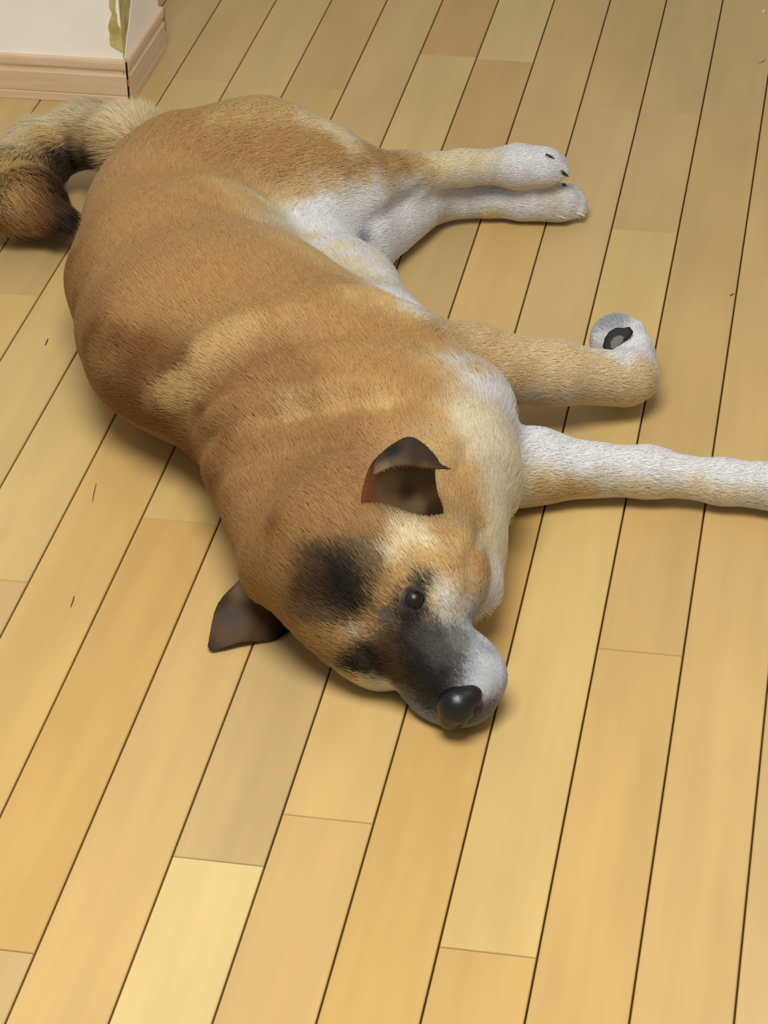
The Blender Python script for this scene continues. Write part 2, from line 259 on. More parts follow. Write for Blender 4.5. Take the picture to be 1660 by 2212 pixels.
CREASES = [(((-0.1853, -0.0153, 0.0901), (-0.1560, -0.0225, 0.1377), (-0.1274, -0.0066, 0.1658), (-0.0861, 0.0075, 0.1810), (-0.0384, 0.0309, 0.1841)), 0.016, 0.009),
 (((-0.2169, 0.0132, 0.1006), (-0.1738, 0.0170, 0.1531), (-0.1363, 0.0336, 0.1768), (-0.0882, 0.0591, 0.1889), (-0.0296, 0.1204, 0.1725)), 0.02, -0.0075),
 (((-0.1541, -0.0564, 0.1033), (-0.1035, -0.0775, 0.1386), (-0.0611, -0.0730, 0.1497), (-0.0102, -0.0700, 0.1648), (0.0276, -0.0689, 0.1676)), 0.015, 0.0065),
 (((-0.1401, -0.0533, 0.1303), (-0.0818, -0.0559, 0.1546), (-0.0308, -0.0519, 0.1666), (0.0148, -0.0447, 0.1714)), 0.014, -0.006),
 (((-0.1262, -0.0981, 0.1072), (-0.0709, -0.1095, 0.1321), (-0.0171, -0.1207, 0.1541), (0.0320, -0.1379, 0.1648)), 0.014, 0.0067),
 (((-0.1053, -0.1319, 0.1061), (-0.0556, -0.1403, 0.1312), (0.0016, -0.1714, 0.1616), (0.0233, -0.1782, 0.1634)), 0.013, -0.006),
 (((0.1013, -0.0983, 0.1394), (0.1001, -0.1298, 0.1424), (0.0965, -0.1453, 0.1423)), 0.006, 0.006),
 (((0.1228, -0.1706, 0.1061), (0.1238, -0.2284, 0.1215), (0.1245, -0.2453, 0.1095), (0.1271, -0.2498, 0.0937)), 0.006, 0.0072),
 (((0.1005, -0.1947, 0.1368), (0.0976, -0.2134, 0.1395), (0.0890, -0.2214, 0.1416)), 0.005, 0.0054),
 (((-0.2574, 0.2972, 0.1737), (-0.2150, 0.2832, 0.1707), (-0.1754, 0.2780, 0.1615)), 0.01, 0.0067),
 (((-0.1768, 0.2836, 0.1601), (-0.1613, 0.3822, 0.1149), (-0.1256, 0.4022, 0.1019), (-0.0986, 0.4422, 0.0796)), 0.007, 0.0048),
 (((-0.0911, 0.4566, 0.0812), (-0.0720, 0.5203, 0.0704), (-0.0568, 0.5382, 0.0780)), 0.008, 0.0072),
 (((0.0377, 0.6038, 0.0974), (0.0665, 0.6050, 0.0902), (0.0945, 0.6130, 0.0751)), 0.003, 0.0019),
 (((0.0468, 0.5952, 0.0896), (0.0724, 0.6005, 0.0813), (0.0924, 0.6095, 0.0697)), 0.003, 0.0024),
 (((0.0654, 0.6170, 0.0438), (0.0923, 0.6154, 0.0348), (0.1151, 0.6267, 0.0208)), 0.003, 0.0024),
 (((0.0612, 0.6102, 0.0322), (0.0877, 0.6113, 0.0248), (0.1104, 0.6227, 0.0148)), 0.003, 0.0024),
 (((0.0463, -0.2860, 0.0913), (0.0670, -0.2917, 0.0834), (0.0795, -0.2966, 0.0739)), 0.006, 0.0014),
 (((0.1262, -0.1508, 0.0000), (0.1504, -0.2673, 0.0606), (0.1573, -0.2920, 0.0506), (0.1537, -0.3069, 0.0346), (0.1383, -0.3212, 0.0266)), 0.003, 0.0018),
 (((-0.1432, 0.0241, 0.1716), (-0.1058, -0.0248, 0.1635)), 0.03, -0.002)]
COLPTS = [((-0.3200, 0.3428, 0.1600), 'T', 0.022),
 ((-0.2605, 0.4057, 0.1606), 'T', 0.022),
 ((-0.1974, 0.4637, 0.1646), 'T', 0.022),
 ((-0.2425, 0.4842, 0.1795), 'L', 0.012),  # lighter tan over the rump top, painted to brighten its dimly lit slope
 ((-0.2081, 0.4908, 0.1760), 'L', 0.012),
 ((-0.2759, 0.4720, 0.1774), 'L', 0.012),
 ((-0.3008, 0.4683, 0.1775), 'T', 0.022),
 ((-0.1761, 0.5079, 0.1674), 'L', 0.012),
 ((-0.1416, 0.5018, 0.1560), 'C', 0.012),
 ((-0.2050, 0.5002, 0.1768), 'L', 0.012),
 ((-0.1812, 0.5080, 0.1692), 'C', 0.012),
 ((-0.1611, 0.5096, 0.1632), 'C', 0.012),
 ((-0.1303, 0.4881, 0.1494), 'C', 0.012),
 ((-0.1224, 0.4809, 0.1423), 'L', 0.01),
 ((-0.1467, 0.4632, 0.1518), 'T', 0.022),
 ((-0.1752, 0.4538, 0.1544), 'T', 0.022),
 ((-0.3216, 0.2582, 0.1596), 'T', 0.022),
 ((-0.3024, 0.1884, 0.1553), 'T', 0.022),
 ((-0.2609, 0.2176, 0.1745), 'T', 0.022),
 ((-0.1837, 0.1589, 0.1903), 'T', 0.022),
 ((-0.2470, 0.2937, 0.1684), 'T', 0.022),
 ((-0.1040, 0.1308, 0.1811), 'T', 0.022),
 ((-0.1015, 0.0396, 0.1912), 'T', 0.022),
 ((-0.1607, 0.0999, 0.1831), 'T', 0.022),
 ((-0.2063, 0.0987, 0.1800), 'T', 0.022),
 ((-0.2511, 0.0907, 0.1656), 'T', 0.022),
 ((-0.0650, 0.0763, 0.1937), 'T', 0.022),
 ((-0.0063, 0.0450, 0.1764), 'T', 0.022),
 ((0.0236, 0.0730, 0.1631), 'T', 0.022),
 ((-0.3581, 0.2580, 0.1357), 'O', 0.022),
 ((-0.3517, 0.2034, 0.1116), 'O', 0.022),
 ((-0.3210, 0.1243, 0.1153), 'O', 0.022),
 ((-0.2784, 0.0577, 0.1152), 'O', 0.022),
 ((-0.2444, 0.0288, 0.0939), 'B', 0.022),
 ((-0.2067, 0.0040, 0.0813), 'B', 0.022),
 ((-0.1747, -0.0187, 0.0674), 'B', 0.022),
 ((-0.2634, 0.0596, 0.1360), 'B', 0.012),
 ((-0.2303, 0.0397, 0.1376), 'B', 0.012),
 ((-0.2791, 0.0624, 0.1228), 'B', 0.012),
 ((-0.2941, 0.0846, 0.1295), 'B', 0.01),
 ((-0.2389, 0.0336, 0.1225), 'B', 0.012),
 ((-0.3652, 0.2439, 0.1210), 'B', 0.01),
 ((-0.3467, 0.1833, 0.1015), 'B', 0.01),
 ((-0.3067, 0.0911, 0.1143), 'B', 0.01),
 ((-0.2729, 0.0486, 0.0951), 'B', 0.012),
 ((-0.1915, 0.0150, 0.1476), 'B', 0.01),
 ((-0.2062, 0.0164, 0.1354), 'B', 0.012),
 ((-0.2197, 0.0076, 0.1037), 'O', 0.012),
 ((-0.1734, -0.0086, 0.1279), 'L', 0.012),
 ((-0.1937, 0.0015, 0.1301), 'L', 0.012),
 ((-0.1616, 0.0056, 0.1607), 'L', 0.012),
 ((-0.1169, 0.0284, 0.1863), 'L', 0.012),
 ((-0.0620, 0.0614, 0.1922), 'T', 0.022),
 ((-0.0121, 0.1232, 0.1724), 'L', 0.012),
 ((-0.0911, -0.0109, 0.1714), 'O', 0.022),
 ((-0.0413, 0.0016, 0.1784), 'T', 0.022),
 ((-0.1283, -0.0438, 0.1480), 'O', 0.022),
 ((-0.1733, -0.0176, 0.0927), 'O', 0.012),
 ((-0.0646, -0.0338, 0.1675), 'O', 0.022),
 ((0.0057, -0.0189, 0.1749), 'T', 0.022),
 ((0.0437, -0.0409, 0.1669), 'T', 0.022),
 ((-0.0129, -0.0557, 0.1706), 'T', 0.022),
 ((-0.0630, -0.0639, 0.1514), 'L', 0.012),
 ((-0.0205, -0.0613, 0.1635), 'L', 0.012),
 ((0.0191, -0.0689, 0.1620), 'L', 0.012),
 ((-0.0963, -0.0716, 0.1382), 'T', 0.012),
 ((-0.0655, -0.0948, 0.1357), 'O', 0.022),
 ((-0.0065, -0.1109, 0.1563), 'O', 0.022),
 ((0.0344, -0.1056, 0.1666), 'T', 0.012),
 ((-0.1082, -0.0994, 0.1147), 'O', 0.022),
 ((-0.0612, -0.1533, 0.1293), 'O', 0.022),
 ((-0.0109, -0.1897, 0.1626), 'O', 0.022),
 ((0.0119, -0.2225, 0.1627), 'O', 0.022),
 ((-0.1077, -0.1407, 0.1016), 'O', 0.022),
 ((-0.1261, -0.1014, 0.0942), 'B', 0.012),
 ((-0.0920, -0.1734, 0.0902), 'O', 0.022),
 ((-0.0442, -0.2289, 0.1327), 'B', 0.012),
 ((-0.0185, -0.2320, 0.1517), 'O', 0.022),
 ((-0.0623, -0.2275, 0.1008), 'O', 0.022),
 ((0.0533, 0.0533, 0.1519), 'L', 0.012),
 ((0.0518, 0.0108, 0.1616), 'L', 0.012),
 ((0.0741, 0.0324, 0.1510), 'I', 0.012),
 ((0.0986, 0.0146, 0.1388), 'W', 0.012),
 ((0.1141, 0.0269, 0.1178), 'W', 0.012),
 ((0.1200, 0.0171, 0.1041), 'W', 0.008),
 ((0.0895, -0.0634, 0.1458), 'U', 0.022),
 ((0.1132, -0.0536, 0.1272), 'U', 0.022),
 ((0.1291, -0.0456, 0.1039), 'U', 0.022),
 ((0.1271, 0.0014, 0.0429), 'U', 0.022),
 ((0.1314, -0.1180, 0.0914), 'U', 0.022),
 ((0.0886, -0.1090, 0.1498), 'L', 0.012),
 ((0.0741, -0.0719, 0.1544), 'L', 0.022),
 ((0.0495, -0.0740, 0.1631), 'T', 0.022),
 ((0.1080, -0.1278, 0.1346), 'L', 0.01),
 ((0.0979, -0.1417, 0.1378), 'T', 0.012),
 ((0.1099, -0.1657, 0.1257), 'T', 0.012),
 ((0.1291, -0.1583, 0.0936), 'U', 0.012),
 ((0.1219, -0.1647, 0.1020), 'L', 0.01),
 ((0.1271, -0.2245, 0.1144), 'T', 0.01),
 ((0.1316, -0.1880, 0.0799), 'U', 0.01),
 ((0.1359, -0.1887, 0.0611), 'W', 0.01),
 ((0.1342, -0.1908, 0.0475), 'W', 0.01),
 ((0.1269, -0.1967, 0.0409), 'I', 0.01),
 ((0.1149, -0.2220, 0.1305), 'L', 0.01),
 ((0.1126, -0.2447, 0.1220), 'T', 0.01),
 ((0.0988, -0.2209, 0.1375), 'T', 0.01),
 ((0.1192, -0.2493, 0.1069), 'L', 0.01),
 ((0.0468, -0.2399, 0.1496), 'O', 0.01),
 ((0.0312, -0.2407, 0.1532), 'O', 0.01),
 ((0.0004, -0.2465, 0.1492), 'O', 0.012),
 ((0.0695, -0.2346, 0.1437), 'C', 0.01),
 ((0.0888, -0.2316, 0.1390), 'C', 0.01),
 ((0.0607, -0.2522, 0.1358), 'C', 0.01),
 ((0.0799, -0.2494, 0.1313), 'L', 0.01),
 ((0.0987, -0.2443, 0.1297), 'L', 0.01),
 ((0.0666, -0.2642, 0.1211), 'T', 0.01),
 ((0.0567, -0.2759, 0.1092), 'T', 0.01),
 ((0.0704, -0.2633, 0.1208), 'L', 0.01),
 ((0.0226, -0.2714, 0.1236), 'K', 0.012),
 ((0.0136, -0.2651, 0.1325), 'K', 0.009),
 ((0.0216, -0.2784, 0.1094), 'K', 0.01),
 ((0.0317, -0.2717, 0.1225), 'K', 0.01),
 ((0.0160, -0.2725, 0.1213), 'K', 0.01),
 ((0.0274, -0.2643, 0.1335), 'E', 0.01),
 ((0.0275, -0.2783, 0.1100), 'K', 0.012),
 ((0.0358, -0.2810, 0.1033), 'K', 0.01),
 ((0.0366, -0.2730, 0.1192), 'E', 0.01),
 ((0.0198, -0.2805, 0.1035), 'E', 0.01),
 ((0.0112, -0.2750, 0.1154), 'E', 0.01),
 ((0.0044, -0.2699, 0.1230), 'D', 0.01),
 ((0.0012, -0.2769, 0.1037), 'D', 0.01),
 ((-0.0074, -0.2770, 0.0859), 'N', 0.01),
 ((0.0139, -0.2830, 0.0878), 'N', 0.01),
 ((0.0281, -0.2839, 0.0925), 'D', 0.01),
 ((-0.0095, -0.2732, 0.1047), 'D', 0.01),
 ((-0.0009, -0.2618, 0.1334), 'D', 0.01),
 ((0.0185, -0.2586, 0.1404), 'D', 0.01),
 ((0.0412, -0.2644, 0.1303), 'N', 0.01),
 ((0.0452, -0.2776, 0.1091), 'D', 0.007),
 ((0.0458, -0.2821, 0.1004), 'E', 0.006),
 ((0.0173, -0.2514, 0.1471), 'O', 0.01),
 ((0.0373, -0.2529, 0.1432), 'N', 0.01),
 ((0.0500, -0.2583, 0.1341), 'N', 0.008),
 ((0.0498, -0.2695, 0.1206), 'N', 0.007),
 ((-0.0301, -0.2608, 0.1081), 'O', 0.012),
 ((-0.0412, -0.2533, 0.0773), 'O', 0.01),
 ((-0.0333, -0.2556, 0.0601), 'O', 0.01),
 ((-0.0337, -0.2078, 0.0000), 'T', 0.01),
 ((-0.0078, -0.2313, 0.0000), 'T', 0.01),
 ((0.0173, -0.2849, 0.0579), 'T', 0.01),
 ((0.0001, -0.2788, 0.0612), 'T', 0.01),
 ((0.0220, -0.2856, 0.0737), 'L', 0.01),
 ((0.0344, -0.2875, 0.0789), 'C', 0.008),
 ((0.0303, -0.2880, 0.0691), 'L', 0.007),
 ((0.0467, -0.2886, 0.0836), 'T', 0.007),
 ((0.0480, -0.2843, 0.0927), 'T', 0.007),
 ((0.0377, -0.2906, 0.0607), 'E', 0.007),
 ((0.0450, -0.2929, 0.0623), 'K', 0.008),
 ((0.0426, -0.2922, 0.0517), 'K', 0.01),
 ((0.0332, -0.2892, 0.0492), 'K', 0.009),
 ((0.0315, -0.2880, 0.0398), 'K', 0.008),
 ((0.0399, -0.2902, 0.0400), 'K', 0.008),
 ((0.0520, -0.2949, 0.0573), 'K', 0.009),
 ((0.0551, -0.2952, 0.0495), 'K', 0.009),
 ((0.0616, -0.2973, 0.0577), 'E', 0.008),
 ((0.0634, -0.2946, 0.0754), 'D', 0.01),
 ((0.0549, -0.2908, 0.0813), 'N', 0.007),
 ((0.0619, -0.2841, 0.0965), 'G', 0.007),
 ((0.0684, -0.2877, 0.0902), 'N', 0.006),
 ((0.0701, -0.2809, 0.0999), 'D', 0.006),
 ((0.0810, -0.2736, 0.1055), 'K', 0.01),
 ((0.0824, -0.2820, 0.0949), 'K', 0.01),
 ((0.0867, -0.2625, 0.1164), 'K', 0.008),
 ((0.0770, -0.2681, 0.1131), 'K', 0.008),
 ((0.0761, -0.2868, 0.0905), 'K', 0.008),
 ((0.0885, -0.2690, 0.1078), 'K', 0.008),
 ((0.0887, -0.2751, 0.1002), 'K', 0.008),
 ((0.0756, -0.2761, 0.1043), 'K', 0.008),
 ((0.0772, -0.2815, 0.0973), 'K', 0.008),
 ((0.0636, -0.2822, 0.0992), 'M', 0.006),
 ((0.0912, -0.2589, 0.1191), 'E', 0.005),
 ((0.0948, -0.2690, 0.1038), 'L', 0.006),
 ((0.1000, -0.2649, 0.1062), 'C', 0.01),
 ((0.1092, -0.2609, 0.1044), 'W', 0.01),
 ((0.1085, -0.2688, 0.0908), 'I', 0.01),
 ((0.1204, -0.2574, 0.0888), 'I', 0.01),
 ((0.0963, -0.2784, 0.0915), 'N', 0.006),
 ((0.1138, -0.2524, 0.1132), 'C', 0.01),
 ((0.0692, -0.2789, -0.0000), 'S', 0.008),
 ((0.0795, -0.3002, 0.0301), 'G', 0.008),
 ((0.0869, -0.3068, 0.0459), 'E', 0.009),
 ((0.0948, -0.3063, 0.0588), 'K', 0.01),
 ((0.1038, -0.3007, 0.0678), 'M', 0.01),
 ((0.1125, -0.2943, 0.0713), 'M', 0.01),
 ((0.1246, -0.2840, 0.0724), 'G', 0.01),
 ((0.1349, -0.2745, 0.0714), 'S', 0.01),
 ((0.1434, -0.2656, 0.0658), 'V', 0.01),
 ((0.0899, -0.3041, 0.0111), 'S', 0.008),
 ((0.0973, -0.3112, 0.0285), 'M', 0.008),
 ((0.1057, -0.3127, 0.0503), 'K', 0.01),
 ((0.1127, -0.3076, 0.0595), 'K', 0.01),
 ((0.1239, -0.3042, 0.0607), 'M', 0.008),
 ((0.1328, -0.2986, 0.0624), 'S', 0.008),
 ((0.1434, -0.2909, 0.0627), 'V', 0.01),
 ((0.1545, -0.2867, 0.0561), 'V', 0.01),
 ((0.1439, -0.3073, 0.0508), 'V', 0.01),
 ((0.1531, -0.3034, 0.0441), 'V', 0.01),
 ((0.1437, -0.3181, 0.0347), 'M', 0.007),
 ((0.1518, -0.3074, 0.0323), 'G', 0.007),
 ((0.1073, -0.3130, 0.0103), 'S', 0.007),
 ((0.0755, -0.2958, 0.0729), 'E', 0.01),
 ((0.0830, -0.2932, 0.0790), 'M', 0.01),
 ((0.0676, -0.2959, 0.0720), 'D', 0.01),
 ((0.0939, -0.2877, 0.0835), 'M', 0.01),
 ((0.1046, -0.2817, 0.0828), 'M', 0.01),
 ((0.1171, -0.2737, 0.0784), 'G', 0.01),
 ((0.1261, -0.2557, 0.0736), 'S', 0.01),
 ((0.0636, -0.2979, 0.0536), 'D', 0.01),
 ((0.0716, -0.2991, 0.0432), 'D', 0.01),
 ((0.0609, -0.2672, 0.0000), 'S', 0.008),
 ((0.0569, -0.2864, 0.0243), 'I', 0.01),
 ((0.0411, -0.2875, 0.0291), 'C', 0.01),
 ((0.0281, -0.2832, 0.0263), 'L', 0.008),
 ((0.0844, -0.3030, 0.0599), 'K', 0.008),
 ((0.0800, -0.2997, 0.0666), 'E', 0.008),
 ((0.1261, -0.2933, 0.0673), 'M', 0.008),
 ((0.1330, -0.2874, 0.0685), 'S', 0.008),
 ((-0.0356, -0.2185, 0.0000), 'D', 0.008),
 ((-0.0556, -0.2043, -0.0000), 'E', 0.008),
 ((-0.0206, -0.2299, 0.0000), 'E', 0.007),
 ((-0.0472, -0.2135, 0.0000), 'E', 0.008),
 ((-0.1056, 0.5118, 0.1315), 'T', 0.012),
 ((-0.0737, 0.5330, 0.1066), 'T', 0.012),
 ((-0.0468, 0.5572, 0.0911), 'L', 0.012),
 ((-0.0242, 0.5788, 0.0965), 'C', 0.012),
 ((-0.0132, 0.5761, 0.0900), 'C', 0.012),
 ((0.0164, 0.5880, 0.0835), 'I', 0.012),
 ((0.0249, 0.6016, 0.0947), 'I', 0.012),
 ((-0.1253, 0.4561, 0.1348), 'T', 0.012),
 ((-0.1922, 0.4374, 0.1501), 'T', 0.022),
 ((-0.2424, 0.4366, 0.1635), 'T', 0.022),
 ((-0.2063, 0.4071, 0.1365), 'T', 0.012),
 ((-0.1410, 0.4309, 0.1228), 'L', 0.01),
 ((-0.1312, 0.4318, 0.1159), 'I', 0.01),
 ((-0.1586, 0.4187, 0.1243), 'L', 0.01),
 ((-0.1654, 0.4023, 0.1198), 'I', 0.01),
 ((-0.1825, 0.3677, 0.1294), 'C', 0.01),
 ((-0.1803, 0.4016, 0.1246), 'L', 0.01),
 ((-0.1960, 0.3834, 0.1325), 'L', 0.01),
 ((-0.0904, 0.4833, 0.1072), 'C', 0.01),
 ((-0.1057, 0.4568, 0.1109), 'W', 0.01),
 ((-0.0755, 0.5129, 0.0926), 'I', 0.01),
 ((-0.0510, 0.5513, 0.0909), 'C', 0.01),
 ((-0.0325, 0.5656, 0.0881), 'C', 0.01),
 ((0.0006, 0.5882, 0.0937), 'C', 0.01),
 ((-0.1063, 0.4601, 0.1147), 'C', 0.01),
 ((-0.0832, 0.4991, 0.1011), 'I', 0.01),
 ((-0.1232, 0.4428, 0.1193), 'I', 0.01),
 ((-0.1545, 0.3977, 0.1147), 'W', 0.012),
 ((-0.1768, 0.3639, 0.1263), 'I', 0.01),
 ((-0.1891, 0.3348, 0.1493), 'L', 0.01),
 ((-0.2033, 0.3337, 0.1568), 'L', 0.01),
 ((-0.1672, 0.4112, 0.1235), 'L', 0.01),
 ((-0.1119, 0.3361, 0.1085), 'W', 0.012),
 ((-0.0822, 0.3103, 0.1080), 'W', 0.012),
 ((-0.0532, 0.2855, 0.1020), 'W', 0.012),
 ((-0.0198, 0.2348, 0.1055), 'W', 0.012),
 ((0.0135, 0.1055, 0.1666), 'I', 0.012),
 ((-0.0845, 0.2977, 0.1091), 'C', 0.01),
 ((-0.0612, 0.2769, 0.1059), 'C', 0.01),
 ((0.1024, 0.1382, 0.1072), 'Q', 0.012),
 ((0.0584, 0.1300, 0.1338), 'P', 0.012),
 ((0.1220, 0.1608, 0.1011), 'Q', 0.012),
 ((0.1879, 0.1865, 0.0709), 'Q', 0.012),
 ((0.0921, 0.0286, 0.1423), 'P', 0.01),
 ((0.0956, 0.1231, 0.0998), 'Q', 0.01),
 ((0.2920, 0.0515, 0.0348), 'C', 0.012),
 ((0.3357, 0.0493, 0.0329), 'C', 0.012),
 ((0.1833, 0.0392, 0.0502), 'W', 0.012),
 ((0.1620, 0.0332, 0.0571), 'W', 0.012),
 ((0.2481, 0.0492, 0.0450), 'W', 0.012),
 ((0.3346, 0.0567, 0.0435), 'W', 0.012),
 ((0.2490, 0.0448, 0.0323), 'C', 0.012),
 ((0.1717, 0.0289, 0.0348), 'L', 0.012),
 ((-0.1491, 0.0117, 0.1707), 'L', 0.012),  # from here lighter tan painted along the fold ridges as their lit side
 ((-0.1326, 0.0184, 0.1797), 'L', 0.012),
 ((-0.0926, 0.0393, 0.1911), 'L', 0.012),
 ((-0.1932, -0.0041, 0.1157), 'L', 0.012),
 ((-0.2063, 0.0035, 0.1177), 'L', 0.01),
 ((-0.0406, 0.0869, 0.1874), 'L', 0.012),
 ((-0.1622, -0.0206, 0.1159), 'B', 0.01),  # from here darker tan painted into the fold valleys as crease shade
 ((-0.1482, -0.0184, 0.1360), 'O', 0.01),
 ((-0.1256, -0.0166, 0.1559), 'O', 0.01),
 ((-0.1036, -0.0144, 0.1674), 'O', 0.01),
 ((-0.0750, -0.0044, 0.1750), 'O', 0.01),
 ((-0.0507, 0.0051, 0.1781), 'O', 0.01),
 ((-0.1071, -0.0387, 0.1593), 'O', 0.012),
 ((-0.0710, -0.1102, 0.1252), 'O', 0.012),
 ((-0.1208, -0.0811, 0.1219), 'B', 0.01),
 ((-0.0933, -0.0858, 0.1324), 'O', 0.01),
 ((-0.0408, -0.0887, 0.1466), 'O', 0.01),
 ((0.0464, 0.5982, 0.0921), 'W', 0.012),
 ((0.0821, -0.2957, 0.0736), 'K', 0.009),
 ((0.0901, -0.3013, 0.0665), 'K', 0.009),
 ((0.0988, -0.3066, 0.0595), 'K', 0.009),
 ((0.1079, -0.3146, 0.0471), 'K', 0.009),
 ((0.0749, -0.2923, 0.0799), 'K', 0.008),
 ((0.1268, -0.2729, 0.0741), 'G', 0.007),
 ((0.1467, -0.2743, 0.0653), 'S', 0.007),
 ((-0.0840, 0.5329, 0.1145), 'T', 0.012),
 ((-0.0944, 0.5059, 0.1211), 'T', 0.012),
 ((-0.1147, 0.4795, 0.1352), 'T', 0.012),
 ((-0.0615, 0.5520, 0.1040), 'L', 0.012),
 ((-0.0429, 0.5655, 0.0959), 'C', 0.012),
 ((0.0059, 0.5883, 0.0912), 'C', 0.012),
 ((0.0361, 0.5969, 0.0920), 'W', 0.012),
 ((0.0613, 0.6047, 0.0900), 'W', 0.022),
 ((0.0822, 0.6054, 0.0825), 'W', 0.022),
 ((-0.0128, 0.5734, 0.0828), 'I', 0.012),
 ((-0.0595, 0.5395, 0.0846), 'I', 0.012),
 ((-0.0681, 0.5285, 0.0809), 'W', 0.012),
 ((-0.1075, 0.4674, 0.1222), 'L', 0.012),
 ((-0.0843, 0.5058, 0.1078), 'L', 0.012),
 ((-0.1419, 0.4365, 0.1294), 'L', 0.012),
 ((-0.1691, 0.4211, 0.1295), 'L', 0.012),
 ((-0.2049, 0.4004, 0.1344), 'L', 0.012),
 ((-0.2324, 0.3529, 0.1613), 'L', 0.012),
 ((-0.2153, 0.3237, 0.1636), 'L', 0.01),
 ((-0.1744, 0.3974, 0.1216), 'C', 0.012),
 ((-0.1869, 0.3657, 0.1339), 'C', 0.01),
 ((-0.1623, 0.3862, 0.1117), 'W', 0.012),
 ((-0.1388, 0.4191, 0.1134), 'W', 0.022),
 ((-0.0971, 0.4644, 0.1049), 'W', 0.022),
 ((-0.1161, 0.4291, 0.0933), 'W', 0.022),
 ((-0.0805, 0.5106, 0.0775), 'W', 0.012),
 ((-0.1297, 0.3737, 0.1041), 'W', 0.022),
 ((-0.1012, 0.4286, 0.0723), 'S', 0.01),
 ((-0.0793, 0.4450, 0.0485), 'W', 0.022),
 ((-0.0677, 0.4944, 0.0466), 'W', 0.022),
 ((-0.0519, 0.5535, 0.0523), 'W', 0.022),
 ((-0.0180, 0.6052, 0.0465), 'W', 0.022),
 ((-0.0355, 0.5809, 0.0281), 'I', 0.012),
 ((0.0137, 0.6074, 0.0183), 'C', 0.012),
 ((0.0131, 0.6108, 0.0372), 'W', 0.012),
 ((0.0453, 0.6098, 0.0371), 'W', 0.022),
 ((0.0873, 0.6137, 0.0323), 'I', 0.022),
 ((0.1024, 0.6199, 0.0303), 'W', 0.022),
 ((-0.1002, 0.4225, 0.0672), 'M', 0.004),
 ((-0.1698, 0.3336, 0.1325), 'C', 0.01),
 ((-0.1336, 0.3449, 0.1077), 'C', 0.01),
 ((-0.1000, 0.3264, 0.1090), 'C', 0.01),
 ((-0.0716, 0.3060, 0.1057), 'I', 0.012),
 ((-0.0402, 0.2674, 0.1020), 'I', 0.012),
 ((0.0066, 0.1185, 0.1664), 'I', 0.012),
 ((-0.1249, 0.2239, 0.1660), 'L', 0.012),
 ((-0.0927, 0.2040, 0.1582), 'L', 0.012),
 ((-0.0715, 0.2344, 0.1280), 'L', 0.012),
 ((-0.0080, 0.1011, 0.1748), 'L', 0.012),
 ((0.0121, 0.0884, 0.1685), 'L', 0.012),
 ((0.0539, 0.1027, 0.1387), 'P', 0.012),
 ((0.0843, 0.1376, 0.1215), 'P', 0.012),
 ((0.0827, 0.1186, 0.1116), 'P', 0.012),
 ((0.1097, 0.1504, 0.1060), 'Q', 0.012),
 ((0.1449, 0.1613, 0.0871), 'Q', 0.012),
 ((0.1118, 0.1371, 0.0931), 'P', 0.012),
 ((0.1674, 0.1659, 0.0706), 'Q', 0.012),
 ((0.2020, 0.1866, 0.0562), 'Q', 0.012),
 ((0.2287, 0.2007, 0.0395), 'Q', 0.012),
 ((0.2270, 0.2103, 0.0604), 'Q', 0.012),
 ((0.1377, 0.1489, 0.0701), 'Q', 0.012),
 ((0.1249, 0.1428, 0.0635), 'I', 0.008),
 ((0.1551, 0.1574, 0.0544), 'I', 0.006),
 ((0.2202, 0.1948, 0.0369), 'Q', 0.012),
 ((0.2258, 0.2713, 0.0547), 'W', 0.022),
 ((0.2124, 0.2617, 0.0617), 'W', 0.012),
 ((0.2026, 0.2187, 0.0721), 'W', 0.012),
 ((0.1770, 0.2871, 0.0496), 'W', 0.012),
 ((0.1961, 0.3042, 0.0623), 'S', 0.01),
 ((0.1803, 0.2973, 0.0578), 'S', 0.01),
 ((0.2109, 0.2997, 0.0590), 'W', 0.01),
 ((0.1984, 0.2830, 0.0619), 'S', 0.006),
 ((0.1432, 0.0406, 0.0713), 'W', 0.022),
 ((0.1815, 0.0524, 0.0598), 'W', 0.022),
 ((0.2248, 0.0598, 0.0542), 'W', 0.022),
 ((0.2686, 0.0618, 0.0494), 'W', 0.022),
 ((0.3122, 0.0630, 0.0477), 'W', 0.022),
 ((0.3556, 0.0609, 0.0482), 'W', 0.022),
 ((0.1469, 0.0165, 0.0403), 'L', 0.012),
 ((0.1635, 0.0261, 0.0253), 'L', 0.012),
 ((0.1547, 0.0230, 0.0473), 'C', 0.012),
 ((0.1887, 0.0345, 0.0329), 'L', 0.012),
 ((0.2054, 0.0401, 0.0414), 'I', 0.012),
 ((0.2274, 0.0432, 0.0285), 'C', 0.012),
 ((0.2707, 0.0492, 0.0264), 'C', 0.012),
 ((0.2702, 0.0503, 0.0361), 'I', 0.012),
 ((0.3144, 0.0477, 0.0265), 'C', 0.012),
 ((0.3534, 0.0465, 0.0286), 'I', 0.022),
 ((0.3871, 0.0505, 0.0373), 'W', 0.022),
 ((0.4010, 0.0428, 0.0281), 'W', 0.022),
 ((-0.4037, 0.5772, 0.1118), 'C', 0.012),
 ((-0.4230, 0.5856, 0.1066), 'C', 0.012),
 ((-0.4571, 0.6237, 0.0942), 'C', 0.012),
 ((-0.4907, 0.6397, 0.0846), 'C', 0.012),
 ((-0.5127, 0.6365, 0.0799), 'C', 0.012),
 ((-0.5288, 0.6142, 0.0774), 'C', 0.012),
 ((-0.5346, 0.5786, 0.0761), 'C', 0.012),
 ((-0.5348, 0.5435, 0.0752), 'L', 0.012),
 ((-0.5318, 0.5119, 0.0704), 'L', 0.012),
 ((-0.5226, 0.4842, 0.0643), 'L', 0.012),
 ((-0.4131, 0.5681, 0.1009), 'L', 0.012),
 ((-0.4382, 0.5860, 0.0909), 'L', 0.012),
